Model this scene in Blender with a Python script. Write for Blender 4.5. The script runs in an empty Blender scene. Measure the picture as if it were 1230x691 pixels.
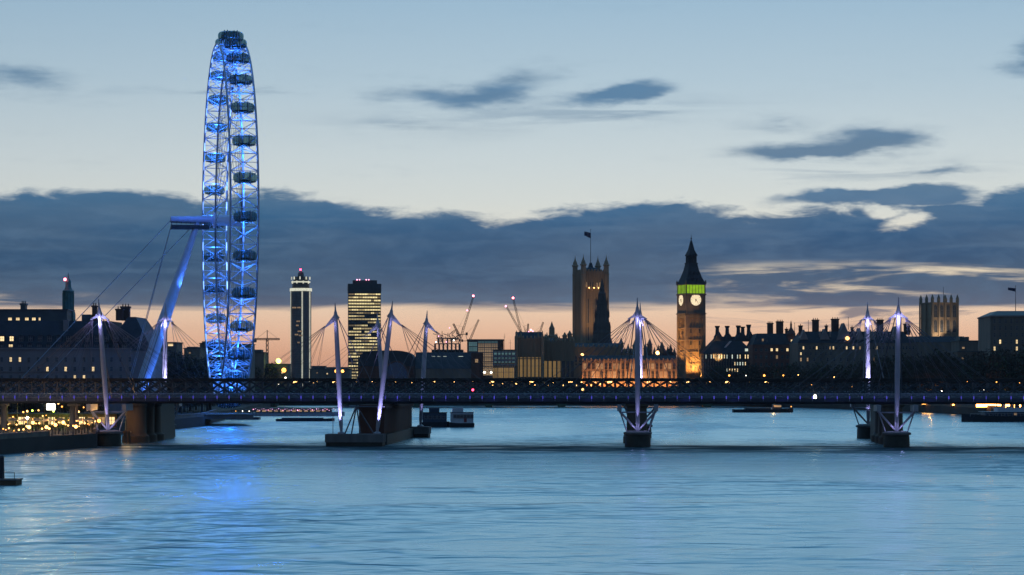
import bpy, math, random
from mathutils import Vector, Matrix
random.seed(7)
SC = bpy.context.scene
COL = SC.collection
R = math.radians

# ------------------------------------------------------------------ camera
# Standing on a bridge parapet 17 m above the river, looking upstream (+Y), level, long lens, lens shifted up.
F, CX, YH, H = 2650.0, 615.0, 450.0, 17.0
cam_d = bpy.data.cameras.new('camera')
cam = bpy.data.objects.new('camera', cam_d)
COL.objects.link(cam)
cam.location = (0, 0, H)
cam.rotation_euler = (R(90), 0, 0)
cam_d.sensor_width = 36
cam_d.lens = 36 * F / 1230
cam_d.shift_y = (YH - 345.5) / 1230
cam_d.clip_start = 1
cam_d.clip_end = 20000
SC.camera = cam

SC.view_settings.view_transform = 'Standard'
SC.view_settings.look = 'None'
SC.view_settings.exposure = 0
SC.view_settings.gamma = 1
SC.view_settings.use_curve_mapping = False
SC.cycles.use_denoising = True
SC.cycles.max_bounces = 6
SC.cycles.sample_clamp_indirect = 3
SC.cycles.caustics_reflective = False
SC.cycles.caustics_refractive = False

# ------------------------------------------------------------------ node helpers
def lin(c, a=1.0):
    return tuple(((x / 255) / 12.92 if x <= 10 else ((x / 255 + .055) / 1.055) ** 2.4) for x in c) + (a,)

class NT:
    """Small expression helper over a node tree."""
    def __init__(s, tree): s.t = tree
    def n(s, kind, **kw):
        nd = s.t.nodes.new(kind)
        for k, v in kw.items(): setattr(nd, k, v)
        return nd
    def put(s, sock, v):
        if isinstance(v, (int, float)): sock.default_value = v
        elif isinstance(v, tuple): sock.default_value = v
        else: s.t.links.new(v, sock)
    def m(s, op, a, b=None, c=None, clamp=False):
        nd = s.n('ShaderNodeMath', operation=op, use_clamp=clamp)
        s.put(nd.inputs[0], a)
        if b is not None: s.put(nd.inputs[1], b)
        if c is not None: s.put(nd.inputs[2], c)
        return nd.outputs[0]
    def add(s, a, b): return s.m('ADD', a, b)
    def sub(s, a, b): return s.m('SUBTRACT', a, b)
    def mul(s, a, b): return s.m('MULTIPLY', a, b)
    def smooth(s, v, lo, hi, a=0.0, b=1.0):
        nd = s.n('ShaderNodeMapRange', interpolation_type='SMOOTHSTEP')
        s.put(nd.inputs[0], v); s.put(nd.inputs[1], lo); s.put(nd.inputs[2], hi); s.put(nd.inputs[3], a); s.put(nd.inputs[4], b)
        return nd.outputs[0]
    def ramp(s, v, stops, interp='LINEAR'):
        nd = s.n('ShaderNodeValToRGB')
        r = nd.color_ramp; r.interpolation = interp
        while len(r.elements) > 1: r.elements.remove(r.elements[-1])
        r.elements[0].position, r.elements[0].color = stops[0]
        for p, c in stops[1:]:
            e = r.elements.new(p); e.color = c
        s.put(nd.inputs[0], v)
        return nd.outputs[0]
    def mix(s, f, a, b, kind='MIX'):
        nd = s.n('ShaderNodeMix', data_type='RGBA', blend_type=kind)
        s.put(nd.inputs[0], f); s.put(nd.inputs[6], a); s.put(nd.inputs[7], b)
        return nd.outputs[2]
    def vec(s, x, y, z=0.0):
        nd = s.n('ShaderNodeCombineXYZ')
        for i, v in enumerate((x, y, z)): s.put(nd.inputs[i], v)
        return nd.outputs[0]
    def noise(s, v, scale=1.0, detail=4.0, rough=.5, dist=0.0):
        nd = s.n('ShaderNodeTexNoise')
        if v is not None: s.put(nd.inputs['Vector'], v)
        nd.inputs['Scale'].default_value = scale
        nd.inputs['Detail'].default_value = detail
        nd.inputs['Roughness'].default_value = rough
        nd.inputs['Distortion'].default_value = dist
        return nd.outputs[0]

# ------------------------------------------------------------------ sky: dusk gradient by elevation, drifting cloud bank
SUN_AZ, SUN_EL = R(7), R(0.6)
w = bpy.data.worlds.new('World'); SC.world = w; w.use_nodes = True
w.node_tree.nodes.clear()
T = NT(w.node_tree)
geo = T.n('ShaderNodeTexCoord').outputs['Generated']
sx = T.n('ShaderNodeSeparateXYZ'); T.put(sx.inputs[0], geo)
DX, DY, DZ = sx.outputs
AZ = T.mul(T.m('ARCTAN2', DX, DY), 180 / math.pi)
EL = T.mul(T.m('ARCSINE', DZ), 180 / math.pi)
def azel(px, py):
    t = (px - CX) / F
    a = math.atan(t)
    return math.degrees(a), math.degrees(math.atan((YH - py) / F * math.cos(a)))

clear = [(-8, (120, 105, 105)), (0, (196, 146, 124)), (.45, (218, 164, 132)), (1.1, (234, 189, 157)), (1.75, (237, 207, 178)), (2.3, (241, 220, 186)), (2.9, (240, 224, 196)),
         (4.2, (215, 219, 213)), (5.4, (203, 214, 216)), (7.5, (178, 200, 213)), (9.7, (156, 187, 209)), (13, (158, 200, 228)),
         (25, (138, 206, 250)), (50, (112, 190, 250)), (90, (84, 156, 228))]
el01 = T.m('DIVIDE', T.add(EL, 10), 100, clamp=True)
base = T.ramp(el01, [((e + 10) / 100, lin(c)) for e, c in clear])
# toward the set sun it is bright, behind the viewer already night-blue
cs = T.add(T.add(T.mul(DX, math.sin(SUN_AZ)), T.mul(DY, math.cos(SUN_AZ))), 0.0)
glow = T.m('POWER', T.m('MULTIPLY_ADD', cs, .5, .5, clamp=True), 3.4)
glow = T.m('MULTIPLY_ADD', glow, .74, .26)
base = T.mix(1.0, base, T.vec(glow, glow, T.m('MULTIPLY_ADD', glow, .93, .07)), 'MULTIPLY')

nz = T.noise(T.vec(T.mul(AZ, .55), T.mul(EL, 1.9)), 1.0, 5, .5)
nz2 = T.noise(T.vec(T.mul(AZ, .22), T.mul(EL, 2.4), 3.7), 1.0, 5, .55, .6)
nz3 = T.noise(T.vec(T.mul(AZ, .16), T.mul(EL, .9), 9.1), 1.0, 4, .5)
nd_f = T.noise(T.vec(T.mul(AZ, 1.6), T.mul(EL, 6.0), 1.3), 1.0, 4, .55)
nz4 = T.noise(T.vec(T.mul(AZ, .95), T.mul(EL, 2.6), 15.0), 1.0, 6, .62, .5)
ELp = T.add(EL, T.add(T.mul(T.sub(nz, .5), .42), T.add(T.mul(T.sub(nd_f, .5), .16), T.mul(T.sub(nz4, .5), .62))))
top_pts = [(-60, 232), (0, 232), (70, 228), (150, 229), (230, 238), (320, 231), (425, 245), (452, 252), (520, 254), (600, 264), (660, 254), (740, 246), (805, 240),
           (860, 252), (905, 256), (950, 254), (1000, 250), (1040, 248), (1100, 244), (1150, 240), (1175, 238), (1200, 228), (1260, 222), (1320, 225)]
fc = T.n('ShaderNodeFloatCurve')
cv = fc.mapping.curves[0]
while len(cv.points) > 2: cv.points.remove(cv.points[1])
pts = [((azel(x, y)[0] + 20) / 40, azel(x, y)[1] / 10) for x, y in top_pts]
cv.points[0].location = (0, pts[0][1]); cv.points[1].location = (1, pts[-1][1])
for p in pts: cv.points.new(*p)
fc.mapping.update()
T.put(fc.inputs['Value'], T.m('DIVIDE', T.add(AZ, 20), 40, clamp=True))
TOP = T.mul(fc.outputs[0], 10)
bank_top = T.smooth(T.sub(TOP, ELp), -.12, .17)
BOT = T.add(1.72, T.mul(T.sub(nz2, .5), .5))
bank_bot = T.smooth(T.sub(EL, BOT), -.10, .14)
bank = T.mul(bank_top, bank_bot)
# ragged streaks with gaps low on the right and a few low on the left
rgt = T.smooth(AZ, 3.8, 6.5)
gap_r = T.mul(T.mul(rgt, T.smooth(EL, 3.0, 2.6)), T.smooth(EL, 1.2, 1.7))
streak = T.smooth(T.add(nz2, T.mul(T.sub(nd_f, .5), .10)), .44, .64)
lft = T.mul(T.smooth(AZ, -10.2, -11.6), T.mul(T.smooth(EL, 2.15, 1.9), T.smooth(EL, 1.3, 1.6)))
gaps = T.m('MAXIMUM', gap_r, lft)
bank = T.mul(bank, T.sub(1.0, T.mul(gaps, T.mul(streak, .95))))
low_str = T.mul(T.mul(rgt, T.smooth(EL, 1.05, 1.4)), T.mul(T.smooth(EL, 2.2, 1.7), T.smooth(nz2, .50, .42)))
bank = T.m('MAXIMUM', bank, T.mul(low_str, .8))
AZw = T.add(AZ, T.mul(T.sub(T.noise(T.vec(T.mul(AZ, .5), T.mul(EL, 1.6), 21.0), 1.0, 4, .55), .5), 1.9))
ELw = T.add(EL, T.mul(T.sub(T.noise(T.vec(T.mul(AZ, .45), T.mul(EL, 1.5), 33.0), 1.0, 5, .6), .5), .75))
def blob(px, py, rx, ry, tilt=0.0):
    a0, e0 = azel(px, py)
    k = 2650 * math.pi / 180
    dx, dy = T.sub(AZw, a0), T.sub(ELw, e0)
    ct, st = math.cos(R(tilt)), math.sin(R(tilt))
    u = T.mul(T.add(T.mul(dx, ct), T.mul(dy, st)), k / rx)
    v = T.mul(T.sub(T.mul(dy, ct), T.mul(dx, st)), k / ry)
    return T.m('EXPONENT', T.mul(T.add(T.mul(u, u), T.mul(v, v)), -1.0))
shelf = T.smooth(T.add(T.add(blob(1020, 238, 105, 13, 2), blob(1105, 236, 60, 14, 0)), T.mul(T.sub(nz, .5), .9)), .25, .75)
bank = T.m('MAXIMUM', bank, T.mul(shelf, .95))
# gap in the bank at the right
hole = T.smooth(T.add(T.m('MAXIMUM', blob(1066, 257, 34, 8, -6), blob(1090, 265, 36, 11, 6)), T.add(T.mul(T.sub(nz4, .5), .9), T.mul(T.sub(nd_f, .5), .4))), .22, .85)
bank = T.mul(bank, T.sub(1.0, hole))
small = None
for b in [(525, 117, 80, 12, 0), (612, 107, 55, 19, 18), (722, 117, 70, 11, 8), (760, 108, 40, 8, 10), (1030, 172, 66, 15, 4), (1060, 163, 40, 12, -8),
          (930, 182, 66, 10, -2), (28, 92, 58, 15, -2), (1140, 205, 52, 6, 0), (1236, 68, 26, 22, -20), (1000, 184, 70, 7, 4)]:
    g = blob(*b)
    small = g if small is None else T.add(small, g)
small = T.smooth(T.add(small, T.add(T.mul(T.sub(nz2, .5), .9), T.mul(T.sub(nd_f, .5), .55))), .04, 1.36)
faint = None
for b in [(640, 140, 190, 16, 2), (490, 148, 60, 6, 0), (930, 150, 40, 12, 0), (780, 135, 60, 10, 6), (1050, 205, 130, 10, 0), (300, 110, 160, 4, 2)]:
    g = blob(*b)
    faint = g if faint is None else T.add(faint, g)
faint = T.mul(T.mul(faint, T.smooth(nz2, .40, .62)), .42)
small = T.m('MAXIMUM', T.mul(small, .92), faint)
ccol = T.ramp(el01, [((e + 10) / 100, lin(c)) for e, c in
        [(-10, (80, 75, 85)), (1.2, (126, 116, 124)), (1.7, (96, 102, 120)), (2.3, (62, 86, 114)), (3.0, (48, 82, 116)), (3.7, (46, 88, 126)), (4.3, (58, 104, 142)),
         (5.0, (74, 118, 153)), (7.2, (78, 123, 160)), (10, (92, 138, 173)), (30, (90, 120, 150)), (90, (70, 100, 130))]])
ccol = T.mix(T.mul(T.smooth(nz3, .32, .68), .38), ccol, lin((92, 112, 132)))
ccol = T.mix(T.mul(T.smooth(nz2, .46, .66), .26), ccol, lin((98, 126, 152)))
ccol = T.mix(T.mul(T.smooth(nz4, .40, .72), .22), ccol, lin((96, 128, 158)))
ccol = T.mix(1.0, ccol, T.vec(glow, glow, glow), 'MULTIPLY')
sky = T.mix(T.m('MAXIMUM', bank, small), base, ccol)
nish = T.n('ShaderNodeTexSky', sky_type='NISHITA')
nish.sun_disc = False; nish.sun_elevation = SUN_EL; nish.sun_rotation = SUN_AZ
sky = T.mix(1.0, sky, T.mix(1.0, nish.outputs[0], (.0008, .0008, .0008, 1), 'MULTIPLY'), 'ADD')
bg = T.n('ShaderNodeBackground'); T.put(bg.inputs[0], sky); bg.inputs[1].default_value = 1.03
T.t.links.new(bg.outputs[0], T.n('ShaderNodeOutputWorld').inputs[0])

sun_d = bpy.data.lights.new('sun', 'SUN'); sun = bpy.data.objects.new('sun', sun_d); COL.objects.link(sun)
sun_d.energy = .004; sun_d.angle = R(20); sun_d.color = (1, .72, .5)
sun.rotation_euler = Vector((-math.sin(SUN_AZ) * math.cos(SUN_EL), -math.cos(SUN_AZ) * math.cos(SUN_EL), -math.sin(SUN_EL))).to_track_quat('-Z', 'Y').to_euler()
# ------------------------------------------------------------------ materials
MATS = {}
def mat(name, col, rough=.7, metal=0.0, var=.25, scale=.4, bump=0.0, spec=.3, streak=False):
    """Principled surface whose colour wanders with noise in object space."""
    if name in MATS: return MATS[name]
    m = bpy.data.materials.new(name); m.use_nodes = True
    t = NT(m.node_tree); b = m.node_tree.nodes['Principled BSDF']
    co = t.n('ShaderNodeTexCoord').outputs['Object']
    if streak:
        mp = t.n('ShaderNodeMapping'); t.put(mp.inputs[0], co); mp.inputs['Scale'].default_value = (1, 1, .12); co = mp.outputs[0]
    nz = t.noise(co, scale, 6, .62)
    c = col + (1,)
    lo = tuple(x * (1 - var) for x in col) + (1,); hi = tuple(min(1, x * (1 + var)) for x in col) + (1,)
    t.put(b.inputs['Base Color'], t.ramp(nz, [(.3, lo), (.5, c), (.7, hi)]))
    t.put(b.inputs['Roughness'], t.m('MULTIPLY_ADD', nz, .2, rough - .1, clamp=True))
    b.inputs['Metallic'].default_value = metal
    b.inputs['Specular IOR Level'].default_value = spec
    if bump:
        bp = t.n('ShaderNodeBump'); t.put(bp.inputs['Height'], t.noise(co, scale * 4, 4)); bp.inputs['Distance'].default_value = bump
        t.t.links.new(bp.outputs[0], b.inputs['Normal'])
    MATS[name] = m
    return m
def glow_mat(name, col, strength, var=.35, scale=.6):
    """Something that gives off light: a lit pane, a lamp. Strength wanders slightly so panes are uneven."""
    if name in MATS: return MATS[name]
    m = bpy.data.materials.new(name); m.use_nodes = True
    t = NT(m.node_tree); b = m.node_tree.nodes['Principled BSDF']
    b.inputs['Base Color'].default_value = tuple(x * .3 for x in col) + (1,)
    b.inputs['Emission Color'].default_value = col + (1,)
    oi = t.n('ShaderNodeObjectInfo').outputs['Random']
    co = t.n('ShaderNodeTexCoord').outputs['Object']
    nz = t.noise(co, scale, 3)
    k = t.mul(t.m('MULTIPLY_ADD', oi, var * 1.6, 1 - var * .8), t.m('MULTIPLY_ADD', nz, 1.0, .5))
    t.put(b.inputs['Emission Strength'], t.mul(k, strength))
    MATS[name] = m
    return m

M = dict(
    stone=mat('soot_stone', (.16, .135, .11), .85, 0, .3, .25, streak=True),
    palace=mat('limestone', (.30, .215, .14), .85, 0, .25, .25, streak=True),
    portland=mat('portland_stone', (.26, .20, .185), .85, 0, .2, .2, streak=True),
    brick=mat('brown_brick', (.105, .05, .036), .9, 0, .35, .5, streak=True),
    redbrick=mat('red_brick', (.17, .08, .06), .9, 0, .3, .4),
    slate=mat('slate_roof', (.035, .038, .048), .75, 0, .3, .3),
    copper=mat('green_copper', (.07, .17, .15), .7, 0, .3, .4),
    lead=mat('lead_sheet', (.07, .085, .09), .6, 0, .25, .3),
    concrete=mat('concrete', (.15, .145, .14), .9, 0, .3, .35, streak=True),
    wetcon=mat('weed_concrete', (.028, .03, .022), .6, 0, .4, .8),
    caisson=mat('cast_iron_caisson', (.10, .07, .045), .65, 0, .3, .5, streak=True),
    iron=mat('painted_iron', (.035, .042, .05), .6, .0, .3, .6),
    white=mat('white_steel', (.72, .72, .74), .4, 0, .06, .5),
    mast=mat('mast_paint', (.36, .36, .40), .45, 0, .08, .5),
    wheelsteel=mat('wheel_steel', (.50, .54, .66), .5, 0, .1, .5),
    steel=mat('grey_steel', (.32, .33, .36), .45, .3, .1, .6),
    cable=mat('galvanised_rod', (.13, .13, .155), .5, .2, .1, .6),
    deck=mat('deck_grey', (.05, .055, .075), .7, 0, .2, .5),
    towerglass=mat('blue_tower_glass', (.055, .085, .10), .15, 0, .3, .05, spec=.6),
    glass=mat('dark_glass', (.02, .03, .035), .12, 0, .2, .1, spec=.6),
    capsule=mat('capsule_glass', (.03, .085, .13), .08, 0, .2, .4, spec=.8),
    darkwin=mat('unlit_pane', (.05, .055, .065), .2, 0, .2, .3, spec=.5),
    frame=mat('pale_window_frame', (.22, .21, .21), .7),
    twig=mat('bare_twig', (.045, .037, .028), .95, 0, .35, .15),
    leaf=mat('dark_leaf', (.04, .06, .02), .8, 0, .4, .3),
    bark=mat('bark', (.045, .035, .028), .95),
    hull=mat('dark_hull', (.02, .022, .03), .45, 0, .25, .5),
    hullblue=mat('blue_hull', (.03, .05, .085), .45, 0, .2, .5),
    boatwhite=mat('boat_white', (.48, .50, .53), .5, 0, .1, .5),
    rust=mat('rusty_steel', (.14, .06, .035), .8, 0, .35, .6),
    red=mat('red_paint', (.25, .03, .025), .5),
    wood=mat('grey_timber', (.12, .085, .05), .85, 0, .3, 1.2),
    crane=mat('crane_steel', (.06, .045, .04), .6),
    cloth=mat('flag_cloth', (.03, .035, .09), .8),
    black=mat('black_paint', (.012, .012, .013), .5),
    canvas=mat('pale_canvas', (.42, .36, .28), .9),
    bridgegreen=mat('pale_green_paint', (.07, .11, .07), .6),
    lit=glow_mat('lit_pane_warm', (1, .72, .36), 1.25),
    litdim=glow_mat('lit_pane_dim', (1, .62, .30), .32),
    litoff=glow_mat('lit_office_strip', (1, .80, .40), .95, .6, .22),
    litcool=glow_mat('lit_pane_cool', (.85, .95, .80), .8),
    litgold=glow_mat('lit_bay_gold', (1, .60, .20), .20, .3, .12),
    litteal=glow_mat('lit_glass_teal', (.40, .75, .72), .14, .3, .1),
    litbrown=glow_mat('lit_glass_brown', (1, .66, .36), .20, .3, .1),
    dial=glow_mat('clock_dial', (1, .80, .50), .95, .0, .2),
    green=glow_mat('green_belfry_light', (.37, .66, .02), .62, .0, .5),
    blue=glow_mat('blue_led', (.08, .22, 1), 2.4, .3),
    bluehot=glow_mat('blue_led_hot', (.22, .42, 1), 2.4, .5),
    bluedim=glow_mat('blue_deck_led', (.14, .12, 1), .42, .6),
    lampwarm=glow_mat('lamp_warm', (1, .50, .15), 5.5),
    lampsod=glow_mat('lamp_sodium', (1, .38, .07), 5),
    lampwhite=glow_mat('lamp_white', (1, .90, .72), 7),
    lampred=glow_mat('lamp_red', (1, .05, .12), 9, .1),
    lampred2=glow_mat('beacon_red', (1, .14, .20), 16, .1),
    lamppink=glow_mat('lamp_pink', (1, .35, .55), 4),
    string=glow_mat('string_lights', (.85, .45, .85), 1.1, .8),
    flood=glow_mat('flood_lamp', (1, .86, .62), 70, 0),
    girder=mat('girder_paint', (.062, .07, .082), .6, 0, .3, .5),
    spire=mat('dark_spire_stone', (.085, .075, .07), .85, 0, .3, .3, streak=True),
    lampgreen=glow_mat('lamp_green', (.55, .9, .10), 10),
    sign=glow_mat('white_light_box', (1, .97, .80), 7, .0),
    fin=glow_mat('white_fin_light', (.92, .90, .70), .62, .3),
)

# capsule glazing lets half of what is behind it through
_m = M['capsule']; _t = NT(_m.node_tree); _b = _m.node_tree.nodes['Principled BSDF']; _x = _t.n('ShaderNodeMixShader'); _tr = _t.n('ShaderNodeBsdfTransparent')
_tr.inputs[0].default_value = (.55, .75, .80, 1); _x.inputs[0].default_value = .42
_t.t.links.new(_tr.outputs[0], _x.inputs[1]); _t.t.links.new(_b.outputs[0], _x.inputs[2]); _t.t.links.new(_x.outputs[0], _m.node_tree.nodes['Material Output'].inputs[0])
# ------------------------------------------------------------------ mesh builder
class MB:
    def __init__(s): s.v, s.f, s.mi = [], [], []; s.cur = 0
    def add(s, verts, faces):
        o = len(s.v); s.v += [tuple(p) for p in verts]
        s.f += [tuple(i + o for i in f) for f in faces]; s.mi += [s.cur] * len(faces)
        return s
    def box(s, x0, x1, y0, y1, z0, z1):
        return s.add([(x0, y0, z0), (x1, y0, z0), (x1, y1, z0), (x0, y1, z0), (x0, y0, z1), (x1, y0, z1), (x1, y1, z1), (x0, y1, z1)],
                     [(3, 2, 1, 0), (4, 5, 6, 7), (0, 1, 5, 4), (1, 2, 6, 5), (2, 3, 7, 6), (3, 0, 4, 7)])
    def cb(s, cx, cy, z0, wx, wy, h): return s.box(cx - wx / 2, cx + wx / 2, cy - wy / 2, cy + wy / 2, z0, z0 + h)
    def frustum(s, cx, cy, z0, wx0, wy0, z1, wx1, wy1):
        a = [(cx + i * wx0 / 2, cy + j * wy0 / 2, z0) for i, j in ((-1, -1), (1, -1), (1, 1), (-1, 1))]
        b = [(cx + i * wx1 / 2, cy + j * wy1 / 2, z1) for i, j in ((-1, -1), (1, -1), (1, 1), (-1, 1))]
        return s.add(a + b, [(3, 2, 1, 0), (4, 5, 6, 7), (0, 1, 5, 4), (1, 2, 6, 5), (2, 3, 7, 6), (3, 0, 4, 7)])
    def tube(s, p0, p1, r0, r1=None, n=8, cap=True):
        r1 = r0 if r1 is None else r1
        p0, p1 = Vector(p0), Vector(p1); d = p1 - p0
        if d.length < 1e-6: return s
        d.normalize()
        a = Vector((0, 0, 1)) if abs(d.z) < .95 else Vector((1, 0, 0))
        u = d.cross(a).normalized(); w_ = d.cross(u)
        vs = [p + (u * math.cos(2 * math.pi * i / n) + w_ * math.sin(2 * math.pi * i / n)) * r for p, r in ((p0, r0), (p1, r1)) for i in range(n)]
        fs = [(i, i + n, (i + 1) % n + n, (i + 1) % n) for i in range(n)]
        if cap: fs += [tuple(range(n)), tuple(reversed(range(n, 2 * n)))]
        return s.add(vs, fs)
    def path(s, pts, radii, n=8):
        for i in range(len(pts) - 1): s.tube(pts[i], pts[i + 1], radii[i], radii[i + 1], n)
        return s
    def lathe(s, prof, cx=0, cy=0, n=16, sx=1.0, sy=1.0, a0=0.0):
        """prof = [(r, z)...] bottom to top"""
        vs = [(cx + r * sx * math.cos(a0 + 2 * math.pi * i / n), cy + r * sy * math.sin(a0 + 2 * math.pi * i / n), z) for r, z in prof for i in range(n)]
        fs = []
        for k in range(len(prof) - 1):
            for i in range(n):
                j = (i + 1) % n
                fs.append((k * n + i, k * n + j, (k + 1) * n + j, (k + 1) * n + i))
        fs += [tuple(reversed(range(n))), tuple(range((len(prof) - 1) * n, len(prof) * n))]
        return s.add(vs, fs)
    def prism(s, poly, y0, y1):
        """poly in (x, z), pushed from y0 to y1"""
        n = len(poly)
        vs = [(x, y0, z) for x, z in poly] + [(x, y1, z) for x, z in poly]
        fs = [tuple(range(n)), tuple(reversed(range(n, 2 * n)))] + [(i, i + n, (i + 1) % n + n, (i + 1) % n) for i in range(n)]
        return s.add(vs, fs)
    def plan(s, poly, z0, z1):
        """poly in (x, y), raised from z0 to z1"""
        n = len(poly)
        vs = [(x, y, z0) for x, y in poly] + [(x, y, z1) for x, y in poly]
        fs = [tuple(reversed(range(n))), tuple(range(n, 2 * n))] + [(i, (i + 1) % n, (i + 1) % n + n, i + n) for i in range(n)]
        return s.add(vs, fs)
    def ball(s, c, r, n=10, sx=1.0, sy=1.0, sz=1.0):
        k = max(4, n // 2)
        prof = [(max(.001, r * math.sin(math.pi * i / k)), -r * math.cos(math.pi * i / k)) for i in range(k + 1)]
        o = len(s.v); s.lathe(prof, n=n)
        for i in range(o, len(s.v)):
            x, y, z = s.v[i]; s.v[i] = (c[0] + x * sx, c[1] + y * sy, c[2] + z * sz)
        return s
    def mesh(s, name, mats, smooth=False):
        me = bpy.data.meshes.new(name); me.from_pydata(s.v, [], s.f)
        for m in (mats if isinstance(mats, (list, tuple)) else [mats]): me.materials.append(m)
        me.polygons.foreach_set('material_index', s.mi)
        if smooth:
            me.polygons.foreach_set('use_smooth', [True] * len(s.f))
            me.set_sharp_from_angle(angle=R(40))
        me.update()
        return me
    def build(s, name, mats, parent=None, smooth=False):
        return link(name, s.mesh(name, mats, smooth), parent)

def link(name, data, parent=None, loc=None, rot=None):
    o = bpy.data.objects.new(name, data); COL.objects.link(o)
    if parent is not None: o.parent = parent
    if loc is not None: o.location = loc
    if rot is not None: o.rotation_euler = rot
    return o
def tag(o, label, cat, group=None):
    o['label'] = label; o['category'] = cat
    if group: o['group'] = group
    return o
def thing(name, label, cat, loc=(0, 0, 0), rz=0.0, group=None):
    o = link(name, None, None, loc, (0, 0, rz)); o.empty_display_size = .5
    return tag(o, label, cat, group)
def copy_tree(o, parent=None):
    c = o.copy(); COL.objects.link(c); c.parent = parent
    for ch in list(o.children): copy_tree(ch, c)
    return c
def lamp(loc, power, col=(1, .8, .5), r=.15, kind='POINT', aim=None, cone=60, blend=.6, parent=None):
    d = bpy.data.lights.new('lamp_light', kind); d.energy = power; d.color = col; d.shadow_soft_size = r
    if kind == 'SPOT': d.spot_size = R(cone); d.spot_blend = blend
    o = link('lamp_light', d, parent, loc)
    if aim is not None: o.rotation_euler = (Vector(aim) - Vector(loc)).to_track_quat('-Z', 'Y').to_euler()
    return o
ORD = ['first', 'second', 'third', 'fourth', 'fifth', 'sixth', 'seventh', 'eighth', 'ninth', 'tenth', 'eleventh', 'twelfth', 'thirteenth', 'fourteenth', 'fifteenth',
       'sixteenth', 'seventeenth', 'eighteenth', 'nineteenth', 'twentieth', 'twenty-first', 'twenty-second', 'twenty-third', 'twenty-fourth', 'twenty-fifth', 'twenty-sixth',
       'twenty-seventh', 'twenty-eighth', 'twenty-ninth', 'thirtieth', 'thirty-first', 'thirty-second', 'thirty-third', 'thirty-fourth', 'thirty-fifth', 'thirty-sixth']

# survey: bearing and height of a point read off the photograph, at a known distance out
def PX(px, Y): return (px - CX) / F * Y
def PZ(py, Y): return H + (YH - py) / F * Y
GZ = 3.2          # quay level above the water
RX = lambda Y: Y / F    # metres to one photo pixel at that distance
# ================================================================== SETTING
def structure(name, me): 
    o = link(name, me); o['kind'] = 'structure'; return o

# bridge frame: axis slightly turned, u along the crossing, v away from the viewer
BA = math.atan(155 / 2650); BS, BC = math.sin(BA), math.cos(BA); BD = 524.0
def BP(u, v, z=0.0): return (BS * (BD + v) + BC * u, BC * (BD + v) - BS * u, z)
def BU(px, v=-4.0):
    t = (px - CX) / F
    Y = (BD + v) / (t * BS + BC)
    return Y * (t * BC - BS)

# water -------------------------------------------------------------
mw = bpy.data.materials.new('river_water'); mw.use_nodes = True
t = NT(mw.node_tree); b = mw.node_tree.nodes['Principled BSDF']
pos = t.n('ShaderNodeNewGeometry').outputs['Position']
sp = t.n('ShaderNodeSeparateXYZ'); t.put(sp.inputs[0], pos)
# distance in front of the bridge line, to place the dark band painted in front of it
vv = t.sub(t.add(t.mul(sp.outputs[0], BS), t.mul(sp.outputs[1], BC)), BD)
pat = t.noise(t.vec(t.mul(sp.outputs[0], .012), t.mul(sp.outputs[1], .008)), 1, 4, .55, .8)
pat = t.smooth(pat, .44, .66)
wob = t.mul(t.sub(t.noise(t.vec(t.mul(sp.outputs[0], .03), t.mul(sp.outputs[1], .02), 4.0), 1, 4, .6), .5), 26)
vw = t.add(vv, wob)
dark_band = t.mul(t.smooth(vw, -84, -20), t.smooth(vw, 10, -2))  # choppy wake band, its darkness painted into colour and gloss
wide = t.mul(t.smooth(vv, -150, -40), t.smooth(vv, 30, -10))
n1 = t.noise(t.vec(t.mul(sp.outputs[0], .11), t.mul(sp.outputs[1], .15)), 1, 2, .45, .6)
n2 = t.noise(t.vec(t.mul(sp.outputs[0], .55), t.mul(sp.outputs[1], .7), 2.0), 1, 2, .5)
n3 = t.noise(t.vec(t.mul(sp.outputs[0], .020), t.mul(sp.outputs[1], .05), 5.0), 1, 3, .5)
amp = t.m('MULTIPLY_ADD', pat, 1.8, .42)
hgt = t.add(t.mul(t.add(t.mul(n1, 2.3), t.mul(n2, .11)), amp), t.mul(n3, 1.6))
hgt = t.mul(hgt, t.m('MULTIPLY_ADD', dark_band, .15, 1.0))
# added bump slope, tilted toward the viewer so the water mirrors the dark bridge
mirror_tilt = t.mul(t.smooth(vv, -62, -6), 2.5)
hgt = t.add(hgt, mirror_tilt)
bp = t.n('ShaderNodeBump'); t.put(bp.inputs['Height'], hgt); bp.inputs['Strength'].default_value = 1; bp.inputs['Distance'].default_value = .72
gl_ = t.n('ShaderNodeBsdfAnisotropic', distribution='MULTI_GGX'); gl_.inputs['Color'].default_value = (.69, .85, .89, 1)
df_ = t.n('ShaderNodeBsdfDiffuse'); t.put(df_.inputs['Color'], t.mix(dark_band, (.014, .13, .20, 1), (.022, .055, .065, 1)))
fr_ = t.n('ShaderNodeFresnel'); fr_.inputs['IOR'].default_value = 1.45
for nd_ in (gl_, df_, fr_): t.t.links.new(bp.outputs[0], nd_.inputs['Normal'])
mx_ = t.n('ShaderNodeMixShader'); wsp = t.noise(t.vec(t.mul(sp.outputs[0], .05), t.mul(sp.outputs[1], .12), 8.0), 1, 4, .6)
painted_reflection = t.mul(t.smooth(vw, -210, -60), t.smooth(vw, 6, -10))  # the bridge's dark reflection, painted in by lowering the gloss
gloss_cut = t.m('MAXIMUM', t.mul(dark_band, t.smooth(wsp, .72, .46)), t.mul(painted_reflection, t.smooth(wsp, .80, .38, .18, .45)))
t.put(mx_.inputs[0], t.mul(t.m('MULTIPLY_ADD', fr_.outputs[0], 1.05, .16, clamp=True), t.m('MULTIPLY_ADD', gloss_cut, -.93, 1.0)))
t.t.links.new(df_.outputs[0], mx_.inputs[1]); t.t.links.new(gl_.outputs[0], mx_.inputs[2])
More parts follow.
